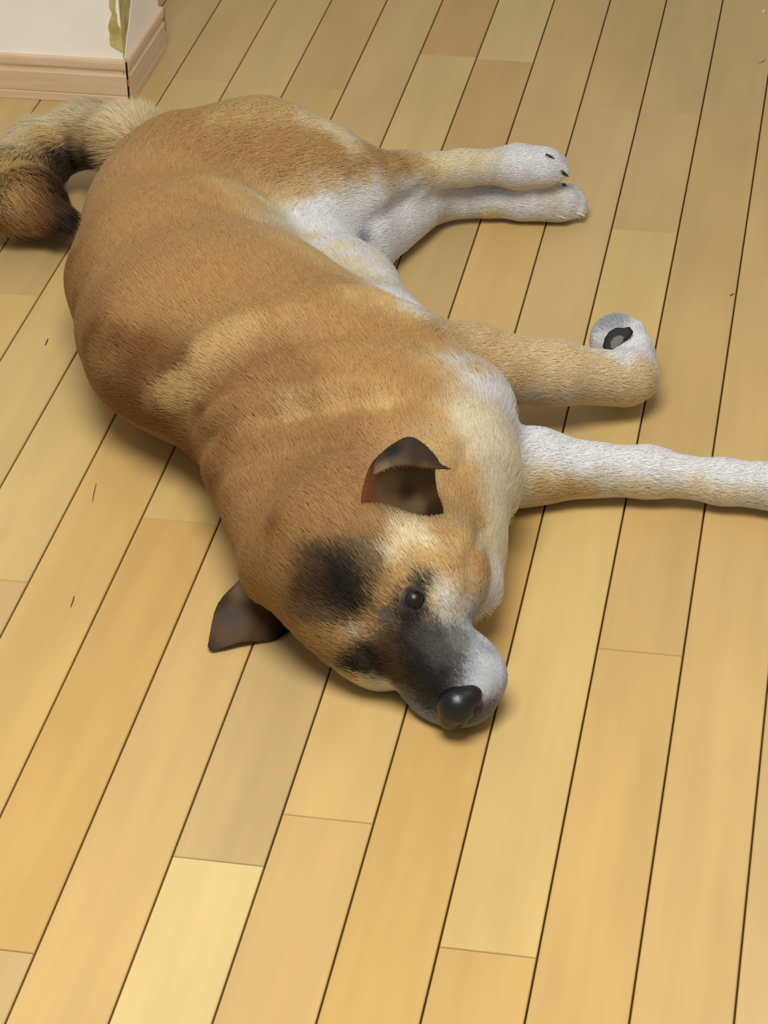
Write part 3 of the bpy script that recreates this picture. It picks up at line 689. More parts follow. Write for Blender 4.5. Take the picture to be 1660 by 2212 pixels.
 ((-0.4722, 0.6134, 0.0786), 'L', 0.01),
 ((-0.4955, 0.6154, 0.0761), 'L', 0.01),
 ((-0.5105, 0.5897, 0.0725), 'L', 0.01),
 ((-0.5146, 0.5493, 0.0738), 'L', 0.01),
 ((-0.5080, 0.4928, 0.0727), 'T', 0.012),
 ((-0.4310, 0.5763, 0.0784), 'D', 0.012),
 ((-0.4587, 0.6003, 0.0621), 'E', 0.012),
 ((-0.4781, 0.6076, 0.0573), 'E', 0.012),
 ((-0.4920, 0.5989, 0.0605), 'E', 0.012),
 ((-0.4999, 0.5787, 0.0607), 'D', 0.012),
 ((-0.4976, 0.5367, 0.0665), 'D', 0.012),
 ((-0.4547, 0.6027, 0.0523), 'E', 0.012),
 ((-0.4835, 0.6102, 0.0675), 'D', 0.008),
 ((-0.5101, 0.4752, 0.0523), 'O', 0.012),
 ((-0.4951, 0.4825, 0.0614), 'B', 0.012),
 ((-0.4938, 0.4988, 0.0708), 'B', 0.012),
 ((-0.4942, 0.4736, 0.0427), 'B', 0.012),
 ((-0.4766, 0.4921, 0.0579), 'D', 0.012),
 ((-0.4616, 0.4741, 0.0448), 'E', 0.012),
 ((-0.4777, 0.4716, 0.0390), 'E', 0.012),
 ((-0.5170, 0.4749, 0.0374), 'O', 0.012),
 ((-0.4584, 0.4774, 0.0317), 'E', 0.012),
 ((-0.4839, 0.5174, 0.0623), 'E', 0.012)]
EYES = [((0.0805, -0.2660, 0.1015), (0.1888, -0.7653, 0.6154), (0.0089, 0.0228, 0.0240), .0105, 0.015, 0.0105),
 ((0.0419, -0.2842, 0.0477), (-0.0280, -0.9441, 0.3284), (-0.0279, 0.0078, -0.0013), .0105, 0.014, 0.0092)]
NOSE_C = (0.1252, -0.3176, 0.0350)
PAD_C = (0.1969, 0.2640, 0.0607); PAD_AX = (0.9902, 0.0231, 0.1379); PAD_BX = (0.1151, -0.6943, -0.7104); PAD_N = (-0.0794, -0.7193, 0.6902)
PAD_OUT = [(-14.1, 11.4), (-16.7, 4.4), (-14.1, -4.4), (-9.7, -10.6), (-2.6, -14.5), (5.3, -13.6), (11.4, -14.5), (14.5, -9.7), (11.4, -3.5), (6.2, 0.9), (0.9, 6.2), (-5.3, 10.6), (-10.1, 13.2)]
PAD_IN = [(-8.8, 8.8), (-9.7, 1.8), (-5.3, -4.4), (1.8, -7.0), (7.0, -4.4), (5.3, 0.9), (0.0, 6.2), (-5.3, 9.7)]
CLAWS = [((0.0756, 0.6141, 0.0913), (0.0858, 0.6134, 0.0910), 0.0028, True), ((0.0926, 0.6148, 0.0726), (0.1025, 0.6126, 0.0701), 0.0026, True), ((0.0924, 0.6373, 0.0442), (0.1014, 0.6349, 0.0416), 0.0032, True), ((0.1099, 0.6255, 0.0166), (0.1213, 0.6247, 0.0157), 0.002, False), ((0.0901, 0.6134, 0.0171), (0.1004, 0.6127, 0.0167), 0.0018, False)]
BALD = [((0.0820, -0.2723, 0.1066), 0.0123), ((0.0417, -0.2919, 0.0504), 0.0115), ((0.1252, -0.3176, 0.0350), 0.0165), ((0.1971, 0.2655, 0.0593), 0.0130)]
EARS = [[((0.0319, -0.2139, 0.1315), (0.0488, -0.2105, 0.1262), (0.0659, -0.2048, 0.1241), (0.0821, -0.1937, 0.1212), (0.0926, -0.1792, 0.1213)),
  ((0.0280, -0.2208, 0.1622), (0.0451, -0.2134, 0.1535), (0.0651, -0.2093, 0.1500), (0.0821, -0.2036, 0.1498), (0.0929, -0.1963, 0.1537)),
  ((0.0306, -0.2173, 0.1845), (0.0453, -0.2078, 0.1761), (0.0641, -0.2017, 0.1723), (0.0799, -0.2012, 0.1721), (0.0903, -0.2042, 0.1718)),
  ((0.0355, -0.2161, 0.1991), (0.0486, -0.2062, 0.1955), (0.0639, -0.1988, 0.1946), (0.0777, -0.1984, 0.1911), (0.0879, -0.2004, 0.1887)),
  ((0.0406, -0.2168, 0.2074), (0.0520, -0.2073, 0.2145), (0.0657, -0.1999, 0.2194), (0.0775, -0.1982, 0.2131), (0.0898, -0.2016, 0.2026)),
  ((0.0409, -0.2267, 0.2073), (0.0535, -0.2221, 0.2157), (0.0682, -0.2163, 0.2199), (0.0814, -0.2115, 0.2122), (0.0939, -0.2073, 0.2020)),
  ((0.0412, -0.2331, 0.2013), (0.0538, -0.2324, 0.2095), (0.0694, -0.2282, 0.2111), (0.0856, -0.2205, 0.2050), (0.1023, -0.2107, 0.2000))],
 [((-0.0881, -0.1390, 0.0242), (-0.0677, -0.1487, 0.0075), (-0.0545, -0.1619, -0.0049), (-0.0417, -0.1840, -0.0195)),
  ((-0.0951, -0.1555, 0.0308), (-0.0749, -0.1744, 0.0223), (-0.0619, -0.1924, 0.0137), (-0.0543, -0.2067, -0.0022)),
  ((-0.1040, -0.1680, 0.0258), (-0.0849, -0.1913, 0.0256), (-0.0732, -0.2067, 0.0176), (-0.0698, -0.2156, 0.0036)),
  ((-0.1108, -0.1816, 0.0224), (-0.0944, -0.2004, 0.0224), (-0.0843, -0.2143, 0.0152), (-0.0838, -0.2236, 0.0068)),
  ((-0.1147, -0.1967, 0.0158), (-0.1030, -0.2118, 0.0153), (-0.0968, -0.2214, 0.0103), (-0.0965, -0.2307, 0.0055)),
  ((-0.1125, -0.2322, 0.0062), (-0.1105, -0.2338, 0.0051), (-0.1085, -0.2350, 0.0046), (-0.1064, -0.2353, 0.0036))]]
EARCOL = [[((0.0345, -0.2168, 0.1518), 'R'), ((0.0294, -0.2195, 0.1672), 'R'), ((0.0333, -0.2168, 0.1845), 'R'), ((0.0490, -0.2074, 0.1612), 'N'), ((0.0470, -0.2062, 0.1744), 'N'), ((0.0637, -0.2002, 0.1675), 'E'), ((0.0725, -0.2052, 0.1575), 'N'), ((0.0579, -0.2135, 0.1496), 'N'), ((0.0885, -0.2061, 0.1550), 'E'), ((0.0839, -0.2015, 0.1704), 'D'), ((0.0534, -0.2115, 0.1431), 'D'), ((0.0965, -0.2063, 0.1489), 'E'), ((0.0482, -0.2197, 0.2063), 'E'), ((0.0558, -0.2171, 0.2169), 'K'), ((0.0678, -0.2073, 0.2188), 'E'), ((0.0754, -0.2174, 0.2144), 'E'), ((0.0860, -0.2116, 0.2072), 'E'), ((0.0995, -0.2106, 0.2010), 'E'), ((0.0619, -0.2300, 0.2106), 'D'), ((0.0507, -0.2330, 0.2059), 'N'), ((0.0837, -0.2209, 0.2050), 'D'), ((0.0617, -0.1872, 0.1871), 'E')],
 [((-0.0883, -0.1583, 0.0248), 'N'), ((-0.0937, -0.1723, 0.0238), 'N'), ((-0.0787, -0.1742, 0.0166), 'T'), ((-0.0701, -0.1749, 0.0130), 'O'), ((-0.1075, -0.1690, 0.0200), 'E'), ((-0.1101, -0.1850, 0.0208), 'E'), ((-0.0852, -0.2005, 0.0194), 'D'), ((-0.0949, -0.2047, 0.0162), 'M'), ((-0.0715, -0.2059, 0.0147), 'D'), ((-0.1027, -0.2180, 0.0097), 'D'), ((-0.1097, -0.2337, 0.0051), 'E'), ((-0.0602, -0.2019, 0.0028), 'E'), ((-0.0776, -0.2173, 0.0070), 'D'), ((-0.0629, -0.1724, -0.0035), 'D')]]
TUFT = [(0.0376, -0.2323, 0.1577), (0.0493, -0.2314, 0.1545), (0.0603, -0.2269, 0.1517), (0.0712, -0.2214, 0.1492), (0.0818, -0.2138, 0.1462), (0.0914, -0.1998, 0.1426)]; TUFT_UP = (-0.0856, 0.5496, 0.8310)
def sd_cone(P,a,r1,b,r2,kz):
    q=P*np.array([1,1,kz],np.float32); a=np.array(a,np.float32)*[1,1,kz]; b=np.array(b,np.float32)*[1,1,kz]
    ab=b-a; L=float(ab@ab)+1e-12
    t=np.clip(((q-a)@ab)/L,0,1).astype(np.float32)
    d=q-(a+t[...,None]*ab)
    dd=np.sqrt((d*d).sum(-1))-(r1+(r2-r1)*t)
    if kz!=1.0:   # scale back by the local stretch
        n=np.sqrt((d*d).sum(-1))+1e-6; s=np.sqrt(d[...,0]**2+d[...,1]**2+(d[...,2]*kz)**2)/n
        dd=dd/s
    return dd
def sd_ell(P,c,R,M):
    q=(P-np.array(c,np.float32))@M.T.astype(np.float32)   # rows of M = local axes
    R=np.array(R,np.float32)
    k0=np.sqrt(((q/R)**2).sum(-1)); k1=np.sqrt(((q/(R*R))**2).sum(-1))+1e-6
    return k0*(k0-1)/k1
def prim_d(P,pr,FR):
    if pr[0]=='c': return sd_cone(P,pr[1],pr[2],pr[3],pr[4],pr[5])
    return sd_ell(P,pr[1],pr[2],FR[pr[3]])
def smin(a,b,k):
    h=np.clip(.5+.5*(b-a)/k,0,1); return b+(a-b)*h-k*h*(1-h)
def polyd(P,pts):
    best=None
    for a,b in zip(pts[:-1],pts[1:]):
        a=np.array(a,np.float32);b=np.array(b,np.float32);ab=b-a
        t=np.clip(((P-a)@ab)/(ab@ab+1e-12),0,1); d=P-(a+t[...,None]*ab); d=np.sqrt((d*d).sum(-1))
        best=d if best is None else np.minimum(best,d)
    return best
def eval_pts(P,prims,FR,creases=()):
    P=P.astype(np.float32); D=np.full(P.shape[:-1],1.0,np.float32)
    for pr in prims:
        k=pr[-2]; s=pr[-1]; d=prim_d(P,pr,FR)
        D=smin(D,d,k) if s>0 else -smin(-D,d,k)
    for pts,w,a in creases:
        d=polyd(P,pts); D=D+a*np.exp(-(d/w)**2)
    f=.0015-P[...,2]
    return -smin(-D,-f,.006)

def surface_nets(D, org, h):
    nx, ny, nz = D.shape; S = D < 0
    cnt = np.zeros((nx-1, ny-1, nz-1), np.int8)
    for a in (0, 1):
        for b in (0, 1):
            for c_ in (0, 1): cnt += S[a:nx-1+a, b:ny-1+b, c_:nz-1+c_]
    act = (cnt > 0) & (cnt < 8); idx = np.full(act.shape, -1, np.int64); I = np.argwhere(act); idx[act] = np.arange(len(I))
    acc = np.zeros((len(I), 3)); wn = np.zeros(len(I))
    cor = [(a, b, c_) for a in (0, 1) for b in (0, 1) for c_ in (0, 1)]
    val = {c_: D[I[:, 0]+c_[0], I[:, 1]+c_[1], I[:, 2]+c_[2]] for c_ in cor}
    for c0 in cor:
        for ax in range(3):
            if c0[ax] == 1: continue
            c1 = list(c0); c1[ax] = 1; c1 = tuple(c1); v0, v1 = val[c0], val[c1]
            m = (v0 < 0) != (v1 < 0); t = np.where(m, v0/np.where(m, v0-v1, 1), 0); p_ = np.array(c0, float)+np.zeros((len(I), 3)); p_[:, ax] += t
            acc[m] += p_[m]; wn[m] += 1
    V = (I+acc/wn[:, None])*h+np.array(org)
    Q = []
    for ax in range(3):
        o1, o2 = [a for a in range(3) if a != ax]
        sl = [slice(1, -1)]*3; sl[ax] = slice(0, D.shape[ax]-1)
        lo = S[tuple(sl)]; sh = list(sl); sh[ax] = slice(1, D.shape[ax]); hi = S[tuple(sh)]
        E = np.argwhere(lo != hi); off = np.array([1, 1, 1]); off[ax] = 0; G = E+off
        fl = lo[tuple(E.T)]
        def at_(d1, d2):
            q = G.copy(); q[:, o1] += d1; q[:, o2] += d2; return idx[tuple(q.T)]
        q = np.stack([at_(-1, -1), at_(0, -1), at_(0, 0), at_(-1, 0)], 1)
        if ax == 1: q = q[:, ::-1]
        q = np.where(fl[:, None], q, q[:, ::-1]); Q.append(q)
    Q = np.concatenate(Q); Q = Q[(Q >= 0).all(1)]
    return V, Q
def grid_sdf(lo, hi, h, prims, creases=(), floor_=True, blur=0):
    lo = np.array(lo); n = np.ceil((np.array(hi)-lo)/h).astype(int)+1
    ax = [lo[i]+h*np.arange(n[i]) for i in range(3)]
    D = np.full(tuple(n), .08, np.float32)
    def block(c0, rad):
        a = np.maximum(((c0-rad-lo)/h).astype(int), 0); b = np.minimum(((c0+rad-lo)/h).astype(int)+2, n)
        if (b <= a).any(): return None, None
        s = tuple(slice(a[i], b[i]) for i in range(3)); P = np.stack(np.meshgrid(*[ax[i][s[i]].astype(np.float32) for i in range(3)], indexing='ij'), -1)
        return s, P
    for pr in prims:
        if pr[0] == 'c':
            A = np.array(pr[1]); B = np.array(pr[3]); rad = np.abs(A-B)/2+max(pr[2], pr[4])+pr[-2]*1.2+.004; c0 = (A+B)/2
        else: c0 = np.array(pr[1]); rad = np.full(3, max(pr[2])+pr[-2]*1.2+.004)
        s, P = block(c0, rad)
        if s is None: continue
        d = prim_d(P, pr, FR); D[s] = smin(D[s], d, pr[-2]) if pr[-1] > 0 else -smin(-D[s], d, pr[-2])
    for pts, w, a in creases:
        A = np.array(pts); c0 = (A.min(0)+A.max(0))/2; s, P = block(c0, (A.max(0)-A.min(0))/2+w*2.2)
        if s is None: continue
        d = polyd(P, pts); D[s] = D[s]+a*np.exp(-(d/w)**2)
    if floor_:
        Z = (.0015-ax[2]).astype(np.float32)[None, None, :]; D = -smin(-D, -np.broadcast_to(Z, D.shape), .006)
    for _ in range(blur):
        for k in range(3):
            D = np.apply_along_axis(lambda q: q, k, D) if False else D
            a = np.moveaxis(D, k, 0); a[1:-1] = .25*a[:-2]+.5*a[1:-1]+.25*a[2:]; D = np.moveaxis(a, 0, k)
    return surface_nets(D, lo, h)
def vnormals(V, Q):
    n = np.cross(V[Q[:, 2]]-V[Q[:, 0]], V[Q[:, 3]]-V[Q[:, 1]]); o = np.zeros_like(V)
    for k in range(Q.shape[1]): np.add.at(o, Q[:, k], n)
    return o/(np.linalg.norm(o, axis=1, keepdims=True)+1e-12)
def make_mesh(name, V, Q, mat, parent=None):
    me = bpy.data.meshes.new(name); me.vertices.add(len(V)); me.vertices.foreach_set('co', V.astype(np.float32).ravel())
    k = Q.shape[1]; me.loops.add(len(Q)*k); me.loops.foreach_set('vertex_index', Q.astype(np.int32).ravel())
    me.polygons.add(len(Q)); me.polygons.foreach_set('loop_start', np.arange(0, len(Q)*k, k, dtype=np.int32))
    me.polygons.foreach_set('loop_total', np.full(len(Q), k, np.int32)) if False else None
    me.update(calc_edges=True); me.validate(); me.polygons.foreach_set('use_smooth', [True]*len(me.polygons)); me.materials.append(mat); me.update()
    return link(bpy.data.objects.new(name, me), parent)

PAL = {'T': (203, 164, 107), 'O': (184, 143, 92), 'B': (152, 107, 62), 'L': (222, 192, 134), 'C': (242, 228, 192), 'U': (246, 236, 208), 'V': (212, 215, 220), 'W': (246, 246, 248), 'I': (232, 226, 212), 'K': (34, 32, 30),  # O and B also carry painted fold shade in the coat
       'G': (122, 120, 114), 'S': (168, 172, 178), 'D': (96, 72, 48), 'E': (66, 50, 38), 'M': (78, 74, 70), 'P': (228, 200, 152), 'Q': (238, 216, 174), 'R': (128, 80, 50), 'N': (134, 112, 82)}
CP = np.array([q[0] for q in COLPTS]); CK = np.array([lin(PAL[q[1]]) for q in COLPTS]); CS = np.array([q[2] for q in COLPTS])
def coat(P):
    out = np.zeros((len(P), 3))
    for a in range(0, len(P), 20000):
        q = P[a:a+20000]; d = np.sqrt(((q[:, None, :]-CP[None])**2).sum(-1))/CS; w = 1/(d**2+.10)**2.0; out[a:a+20000] = (w@CK)/w.sum(1, keepdims=True)
    return out
PC = np.array([((np.array(pr[1])+np.array(pr[3]))/2 if pr[0] == 'c' else np.array(pr[1])) for pr in PRIMS])
FV = np.array([m[0] for m in META]); FL = np.array([m[1] for m in META])
def groom(P):                                  # coat direction and length at a point: the primitives' own flow, weighted by nearness
    w = np.stack([np.exp(-np.clip(prim_d(P.astype(np.float32), pr, FR), -.02, .5)/.010) for pr in PRIMS], 1); w /= w.sum(1, keepdims=True)
    return w@FV, w@FL

def attr_mat(name, rough, spec, hair=False):
    m, t, b = nodes(name); L = t.links
    a = N(t, 'ShaderNodeAttribute'); a.attribute_name = 'coat'; L.new(a.outputs['Color'], b.inputs['Base Color'])
    b.inputs['Roughness'].default_value = rough; b.inputs['Specular IOR Level'].default_value = spec
    if hair:
        n = N(t, 'ShaderNodeAttribute'); n.attribute_name = 'skin_normal'; g = N(t, 'ShaderNodeNewGeometry')
        s = N(t, 'ShaderNodeVectorMath', operation='SCALE'); s.inputs['Scale'].default_value = .35; L.new(g.outputs['Normal'], s.inputs[0])
        ad = N(t, 'ShaderNodeVectorMath', operation='ADD'); L.new(n.outputs['Vector'], ad.inputs[0]); L.new(s.outputs[0], ad.inputs[1])
        nm = N(t, 'ShaderNodeVectorMath', operation='NORMALIZE'); L.new(ad.outputs[0], nm.inputs[0]); L.new(nm.outputs[0], b.inputs['Normal'])
        tl = N(t, 'ShaderNodeBsdfTranslucent'); L.new(a.outputs['Color'], tl.inputs['Color']); mx = N(t, 'ShaderNodeMixShader'); mx.inputs[0].default_value = .30
        L.new(b.outputs[0], mx.inputs[1]); L.new(tl.outputs[0], mx.inputs[2]); L.new(mx.outputs[0], t.nodes['Material Output'].inputs['Surface'])
    return m
HAIR = attr_mat('dog_hair', .6, .25, True); SKIN = attr_mat('dog_skin', .7, .2)
def set_coat(o, colr):
    at = o.data.color_attributes.new('coat', 'FLOAT_COLOR', 'POINT'); at.data.foreach_set('color', np.concatenate([colr, np.ones((len(colr), 1))], 1).astype(np.float32).ravel())
def fur(name, P, Nn, T, Ln, Cc, parent, rad=.00019, lift=.35, K=5, wild=.16):
    n = len(P); rngn = rng.normal(size=(n, 3))*wild
    T = T+rngn; T -= Nn*(T*Nn).sum(1, keepdims=True); T /= np.linalg.norm(T, axis=1, keepdims=True)+1e-9
    lf = (lift if np.isscalar(lift) else lift[:, None])
    s = np.linspace(0, 1, K); X = np.zeros((n, K, 3)); 
    for k in range(K):
        u = s[k]; along = u*(1-.12*u); X[:, k] = P-Nn*.0005+Ln[:, None]*(T*along*(1-.3*lf)+Nn*(lf*(u-.55*u*u)*1.6))
    X[..., 2] = np.maximum(X[..., 2], .0012)
    hc = bpy.data.hair_curves.new(name); hc.add_curves([K]*n)
    hc.attributes['position'].data.foreach_set('vector', X.astype(np.float32).ravel())
    r = rad*(.7+.6*rng.random(n))[:, None]*np.array([1, 1, .85, .6, .12])[None, :K]
    ra = hc.attributes.get('radius') or hc.attributes.new('radius', 'FLOAT', 'POINT'); ra.data.foreach_set('value', r.astype(np.float32).ravel())
    ca = hc.attributes.new('coat', 'FLOAT_COLOR', 'CURVE'); ca.data.foreach_set('color', np.concatenate([np.clip(Cc, 0, 1), np.ones((n, 1))], 1).astype(np.float32).ravel())
    na = hc.attributes.new('skin_normal', 'FLOAT_VECTOR', 'CURVE'); na.data.foreach_set('vector', Nn.astype(np.float32).ravel())
    hc.materials.append(HAIR); o = link(bpy.data.objects.new(name, hc), parent); o['kind'] = 'stuff'; return o
def scatter(V, Q, Nv, dens):
    a = V[Q[:, 0]]; b = V[Q[:, 1]]; c_ = V[Q[:, 2]]; d = V[Q[:, 3]]
    area = .5*np.linalg.norm(np.cross(c_-a, d-b), axis=1); k = rng.poisson(area*dens*(1 if np.isscalar(dens) else 1)); f = np.repeat(np.arange(len(Q)), k); u = rng.random(len(f))[:, None]; v = rng.random(len(f))[:, None]
    P = (a[f]*(1-u)+b[f]*u)*(1-v)+(d[f]*(1-u)+c_[f]*u)*v; n = Nv[Q[f]].mean(1); n /= np.linalg.norm(n, axis=1, keepdims=True)+1e-9
    return P, n

dog = bpy.data.objects.new('dog', None); COL.objects.link(dog); dog.location = (0, 0, 0)
dog['label'] = 'tan dog with white legs and greying black muzzle lying on its side'; dog['category'] = 'dog'
V, Q = grid_sdf((-.66, -.44, -.006), (.46, .84, .25), .0032, PRIMS, CREASES, True, 2)
Nv = vnormals(V, Q)
body = make_mesh('body', V, Q, SKIN, dog); set_coat(body, coat(V)*.6)
P, n_ = scatter(V, Q, Nv, 800000)
keep = (n_[:, 2] > -.45) & (P[:, 2] > .006)
cd = np.array(CAM_POS)-P; keep &= ((n_*cd).sum(1)/np.linalg.norm(cd, axis=1) > -.35)      # the far underside that lies out of reach of any view is left bare
for q, r in BALD: keep &= np.linalg.norm(P-np.array(q), axis=1) > r
P, n_ = P[keep], n_[keep]; T, Ln = groom(P)
cl = coat(P+rng.normal(size=P.shape)*.0038)
# broken, clumped colour like a real coat
jit = 1+rng.normal(size=(len(P), 1))*.07; cell = np.floor((P+T*.004)/.006).astype(int); hsh = ((cell*np.array([73856093, 19349663, 83492791])).sum(1) % 997)/997.0
cl = cl*jit*(1+.10*(hsh[:, None]-.5))
Ln = Ln*(.75+.5*rng.random(len(P)))
lift = np.where(Ln > .022, .55, .38)
fur('fur', P, n_, T, Ln, cl, dog, lift=lift, wild=.13)
print('hairs', len(P), 'verts', len(V))
# ------------------------------------------------------------------ eyes, nose, ears, pads, claws
def unit(v): v = np.array(v, float); return v/np.linalg.norm(v)
EYEM, te, be = nodes('dog_eye'); be.inputs['Base Color'].default_value = (*lin((22, 16, 12)), 1); be.inputs['Roughness'].default_value = .06; be.inputs['Specular IOR Level'].default_value = .3
IRIS = simple('dog_iris', (30, 22, 17), .3, .3)
LID = simple('eyelid_skin', (24, 22, 22), .65, .25)
def uv_ball(c, r, nu=20, nv=12):
    V = [(c[0], c[1], c[2]+r)]; F = []
    for j in range(1, nv):
        for i in range(nu):
            a = 2*math.pi*i/nu; b = math.pi*j/nv; V.append((c[0]+r*math.sin(b)*math.cos(a), c[1]+r*math.sin(b)*math.sin(a), c[2]+r*math.cos(b)))
    V.append((c[0], c[1], c[2]-r)); n = len(V)-1
    for i in range(nu): F.append((0, 1+i, 1+(i+1) % nu)); F.append((n, n-nu+(i+1) % nu, n-nu+i))
    for j in range(nv-2):
        for i in range(nu): a = 1+j*nu; F.append((a+i, a+nu+i, a+nu+(i+1) % nu, a+(i+1) % nu))
    return V, F
def eye(c, nrm, ax, r, lo, wo):
    V, F = uv_ball(c, r); o = mesh_obj('eye', V, F, EYEM, dog)
    nrm = unit(nrm); ax = unit(np.array(ax)-nrm*(np.array(ax)@nrm)); bx = np.cross(nrm, ax); c = np.array(c)
    # iris disc bulging on the ball
    V = []; nu = 20
    for j in range(5):
        rr = .0052*j/4; hh = math.sqrt(r*r-rr*rr)+.00022
        for i in range(nu): a = 2*math.pi*i/nu; V.append(c+nrm*hh+ax*rr*math.cos(a)+bx*rr*math.sin(a))
    F = [(j*nu+i, j*nu+(i+1) % nu, (j+1)*nu+(i+1) % nu, (j+1)*nu+i) for j in range(4) for i in range(nu)]
    mesh_obj('iris', V, F, IRIS, o)
    V = []; nu = 28; nr = 7
    for j in range(nr):
        u = j/(nr-1)
        for i in range(nu):
            a = 2*math.pi*i/nu; ca, sa = math.cos(a), math.sin(a); pt = abs(ca)**1.0*np.sign(ca)
            q1 = np.array((lo*.50*pt, wo*.44*sa*(1-.35*abs(ca)**3))); q2 = np.array((lo*1.15*pt, wo*1.2*sa*(1-.35*abs(ca)**3)))
            q = q1+(q2-q1)*u; d = float(q@q); h = math.sqrt(max(r*r-d, (r*.35)**2))+.0010*math.sin(math.pi*min(1, u*1.6))+.0006-.0035*u*u
            V.append(c+nrm*h+ax*q[0]+bx*q[1])
    F = [(j*nu+i, j*nu+(i+1) % nu, (j+1)*nu+(i+1) % nu, (j+1)*nu+i) for j in range(nr-1) for i in range(nu)]
    mesh_obj('eyelid', V, F, LID, o)
for a in EYES: eye(*a)
m, t, b = nodes('nose_leather'); b.inputs['Base Color'].default_value = (*lin((17, 18, 20)), 1); b.inputs['Roughness'].default_value = .30; b.inputs['Specular IOR Level'].default_value = .5
vo = N(t, 'ShaderNodeTexVoronoi'); vo.inputs['Scale'].default_value = 900; tc = N(t, 'ShaderNodeTexCoord'); t.links.new(tc.outputs['Object'], vo.inputs['Vector'])
bp = N(t, 'ShaderNodeBump'); bp.inputs['Strength'].default_value = .3; bp.inputs['Distance'].default_value = .0004; t.links.new(vo.outputs['Distance'], bp.inputs['Height']); t.links.new(bp.outputs[0], b.inputs['Normal'])
NOSE = m
nc = np.array(NOSE_C)
def hv(x, y, z): return tuple(nc+np.array(FR[1]).T@(np.array((x, y, z))/80))
NP_ = [['e', hv(0, 0, .1), (.0170, .0170, .0155), 1, .005, 1], ['e', hv(1.05, .15, -.35), (.0106, .0112, .0106), 1, .006, 1], ['e', hv(-1.05, .15, -.35), (.0106, .0112, .0106), 1, .006, 1],
       ['c', hv(0, .5, -.4), .0050, hv(0, .3, -.8), .0030, 1.0, .004, 1],
       ['e', hv(.75, 1.2, -.1), (.0036, .0062, .0030), 1, .002, -1], ['e', hv(-.75, 1.2, -.1), (.0036, .0062, .0030), 1, .002, -1],
       ['e', hv(1.45, .75, -.55), (.0042, .0050, .0020), 1, .002, -1], ['e', hv(-1.45, .75, -.55), (.0042, .0050, .0020), 1, .002, -1],
       ['c', hv(0, 1.35, .3), .0006, hv(0, 1.3, -1.4), .0007, 1.0, .002, -1]]
Vn, Qn = grid_sdf(nc-.032, nc+.032, .0009, NP_, (), False, 1)
make_mesh('nose', Vn, Qn, NOSE, dog)
PAD = simple('paw_pad', (38, 36, 36), .7, .3); PADG = simple('worn_pad_centre', (112, 108, 106), .8, .2)
def flat_blob(name, c, ax, bx, nrm, outline, th, mat, parent):
    c, ax, bx, nrm = map(lambda q: np.array(q, float), (c, ax, bx, nrm)); V = []; n = len(outline); O = np.array(outline)/1000.0; m_ = O.mean(0)
    for s_, h in ((1.0, -.004), (1.0, 0), (.93, th*.6), (.75, th*.95), (.4, th*1.05)):
        for q in O: w = m_+(q-m_)*s_; V.append(c+ax*w[0]+bx*w[1]+nrm*h)
    F = [(j*n+i, j*n+(i+1) % n, (j+1)*n+(i+1) % n, (j+1)*n+i) for j in range(4) for i in range(n)]+[tuple(range(4*n, 5*n))]
    return mesh_obj(name, V, F, mat, parent)
pad = flat_blob('paw_pad', PAD_C, PAD_AX, PAD_BX, PAD_N, PAD_OUT, .0030, PAD, dog)
pc = flat_blob('pad_centre', tuple(np.array(PAD_C)+np.array(PAD_N)*.0010), PAD_AX, PAD_BX, PAD_N, PAD_IN, .0026, PADG, pad); pc['label'] = 'worn grey pad centre'
CLAW = simple('dark_claw', (40, 34, 32), .35, .4); CLAWL = simple('pale_claw', (214, 196, 160), .4, .4)
def claw(p0, p1, r, dark):
    p0, p1 = np.array(p0), np.array(p1); d = unit(p1-p0); a = unit(np.cross(d, (0, 0, 1))); b_ = np.cross(d, a); L_ = np.linalg.norm(p1-p0); V = []; nu = 8; nr = 5
    for j in range(nr):
        u = j/(nr-1); cc_ = p0+d*L_*u-np.array((0, 0, 1))*L_*.25*u*u; cc_[2] = max(cc_[2], .003); rr = r*(1-u)**.6+.0002
        for i in range(nu): q = 2*math.pi*i/nu; V.append(cc_+a*rr*math.cos(q)+b_*rr*math.sin(q))
    F = [(j*nu+i, j*nu+(i+1) % nu, (j+1)*nu+(i+1) % nu, (j+1)*nu+i) for j in range(nr-1) for i in range(nu)]+[tuple(range((nr-1)*nu, nr*nu))]
    mesh_obj('claw', V, F, CLAW if dark else CLAWL, dog)
for a in CLAWS: claw(*a)
def catmull(Pt, n):
    Pt = np.array(Pt, float); m_ = len(Pt); out = []
    for s_ in np.linspace(0, m_-1, n):
        i = min(int(s_), m_-2); t_ = s_-i; p0, p1, p2, p3 = Pt[max(i-1, 0)], Pt[i], Pt[i+1], Pt[min(i+2, m_-1)]
        out.append(.5*((2*p1)+(-p0+p2)*t_+(2*p0-5*p1+4*p2-p3)*t_**2+(-p0+3*p1-3*p2+p3)*t_**3))
    return np.array(out)
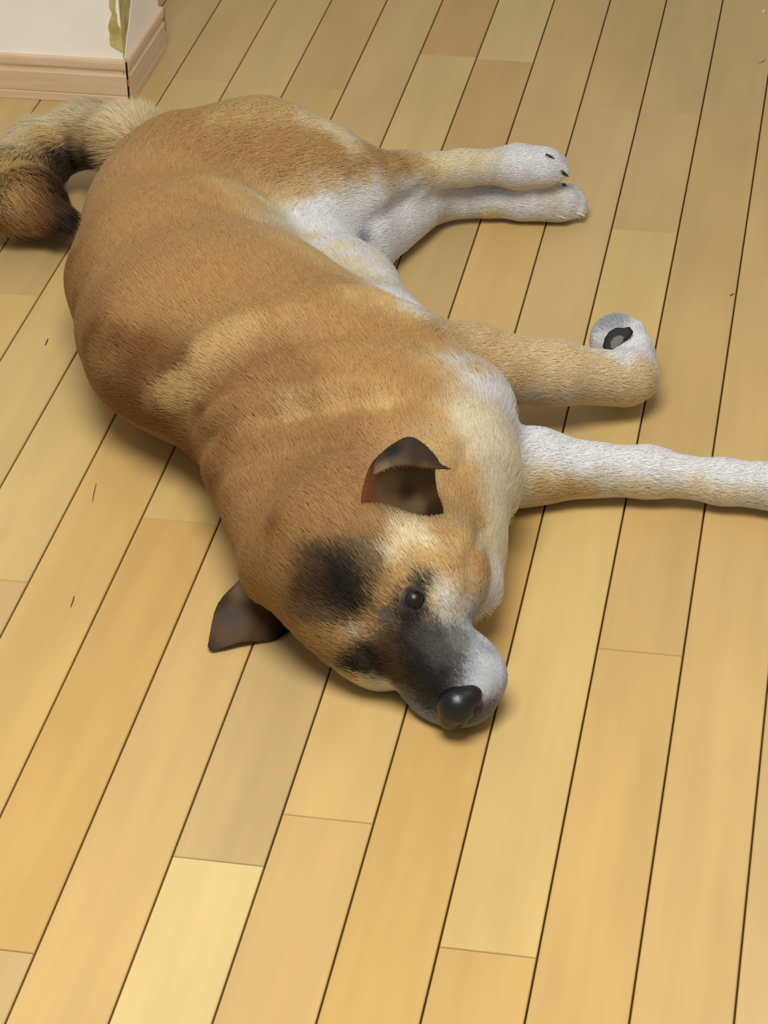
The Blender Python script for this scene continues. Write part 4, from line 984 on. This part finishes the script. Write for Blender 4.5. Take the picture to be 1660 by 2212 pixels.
def ear(rows, th, side):
    G = np.array([catmull(r, 22) for r in rows]); G = np.array([catmull(G[:, k], 30) for k in range(22)]).transpose(1, 0, 2)   # [30 rows][22]
    nr, nc_ = G.shape[:2]; du = np.gradient(G, axis=1); dv = np.gradient(G, axis=0); nn = np.cross(du, dv); nn /= np.linalg.norm(nn, axis=2, keepdims=True)+1e-12
    e_ = np.minimum.outer(np.ones(nr), np.sin(np.pi*np.linspace(.02, .98, nc_))**.5)*np.minimum(1, np.linspace(1.6, .25, nr))[:, None]
    A = G+nn*th*e_[..., None]; B = G-nn*th*e_[..., None]; V = np.concatenate([A.reshape(-1, 3), B.reshape(-1, 3)]); M_ = nr*nc_; F = []
    for j in range(nr-1):
        for i in range(nc_-1):
            a = j*nc_+i; F.append((a, a+1, a+nc_+1, a+nc_)); F.append((M_+a, M_+a+nc_, M_+a+nc_+1, M_+a+1))
    for j in range(nr-1):
        for i in (0, nc_-1): a = j*nc_+i; F.append((a, a+nc_, M_+a+nc_, M_+a) if i == 0 else (a, M_+a, M_+a+nc_, a+nc_))
    for i in range(nc_-1): a = (nr-1)*nc_+i; F.append((a, a+1, M_+a+1, M_+a))
    V[:, 2] = np.maximum(V[:, 2], .003)
    F = np.array(F); o = make_mesh('ear', V, F, SKIN, dog); set_coat(o, coat_near(V, side)*.7)
    Nv_ = vnormals(V, F); P_, n2 = scatter(V, F, Nv_, 700000); dvf = dv.reshape(-1, 3)
    Gf = G.reshape(-1, 3)[::3]; idx_ = np.concatenate([((P_[a:a+3000, None]-Gf[None])**2).sum(-1).argmin(1) for a in range(0, len(P_), 3000)])
    T_ = dvf[::3][idx_]; T_ /= np.linalg.norm(T_, axis=1, keepdims=True)+1e-9
    c3 = coat_near(P_, side)*(1+rng.normal(size=(len(P_), 1))*.14)
    fur('ear_fur', P_, n2, T_, .0028*(.7+.6*rng.random(len(P_))), c3, o, rad=.00018, lift=.25)
def coat_near(P_, side):
    q = EARCOL[side]; cp = np.array([a[0] for a in q]); ck = np.array([lin(PAL[a[1]]) for a in q]); d = np.sqrt(((P_[:, None]-cp[None])**2).sum(-1))/.012; w = 1/(d**2+.02)**2
    return (w@ck)/w.sum(1, keepdims=True)
for s_, rows in enumerate(EARS): ear(rows, .0022, s_)
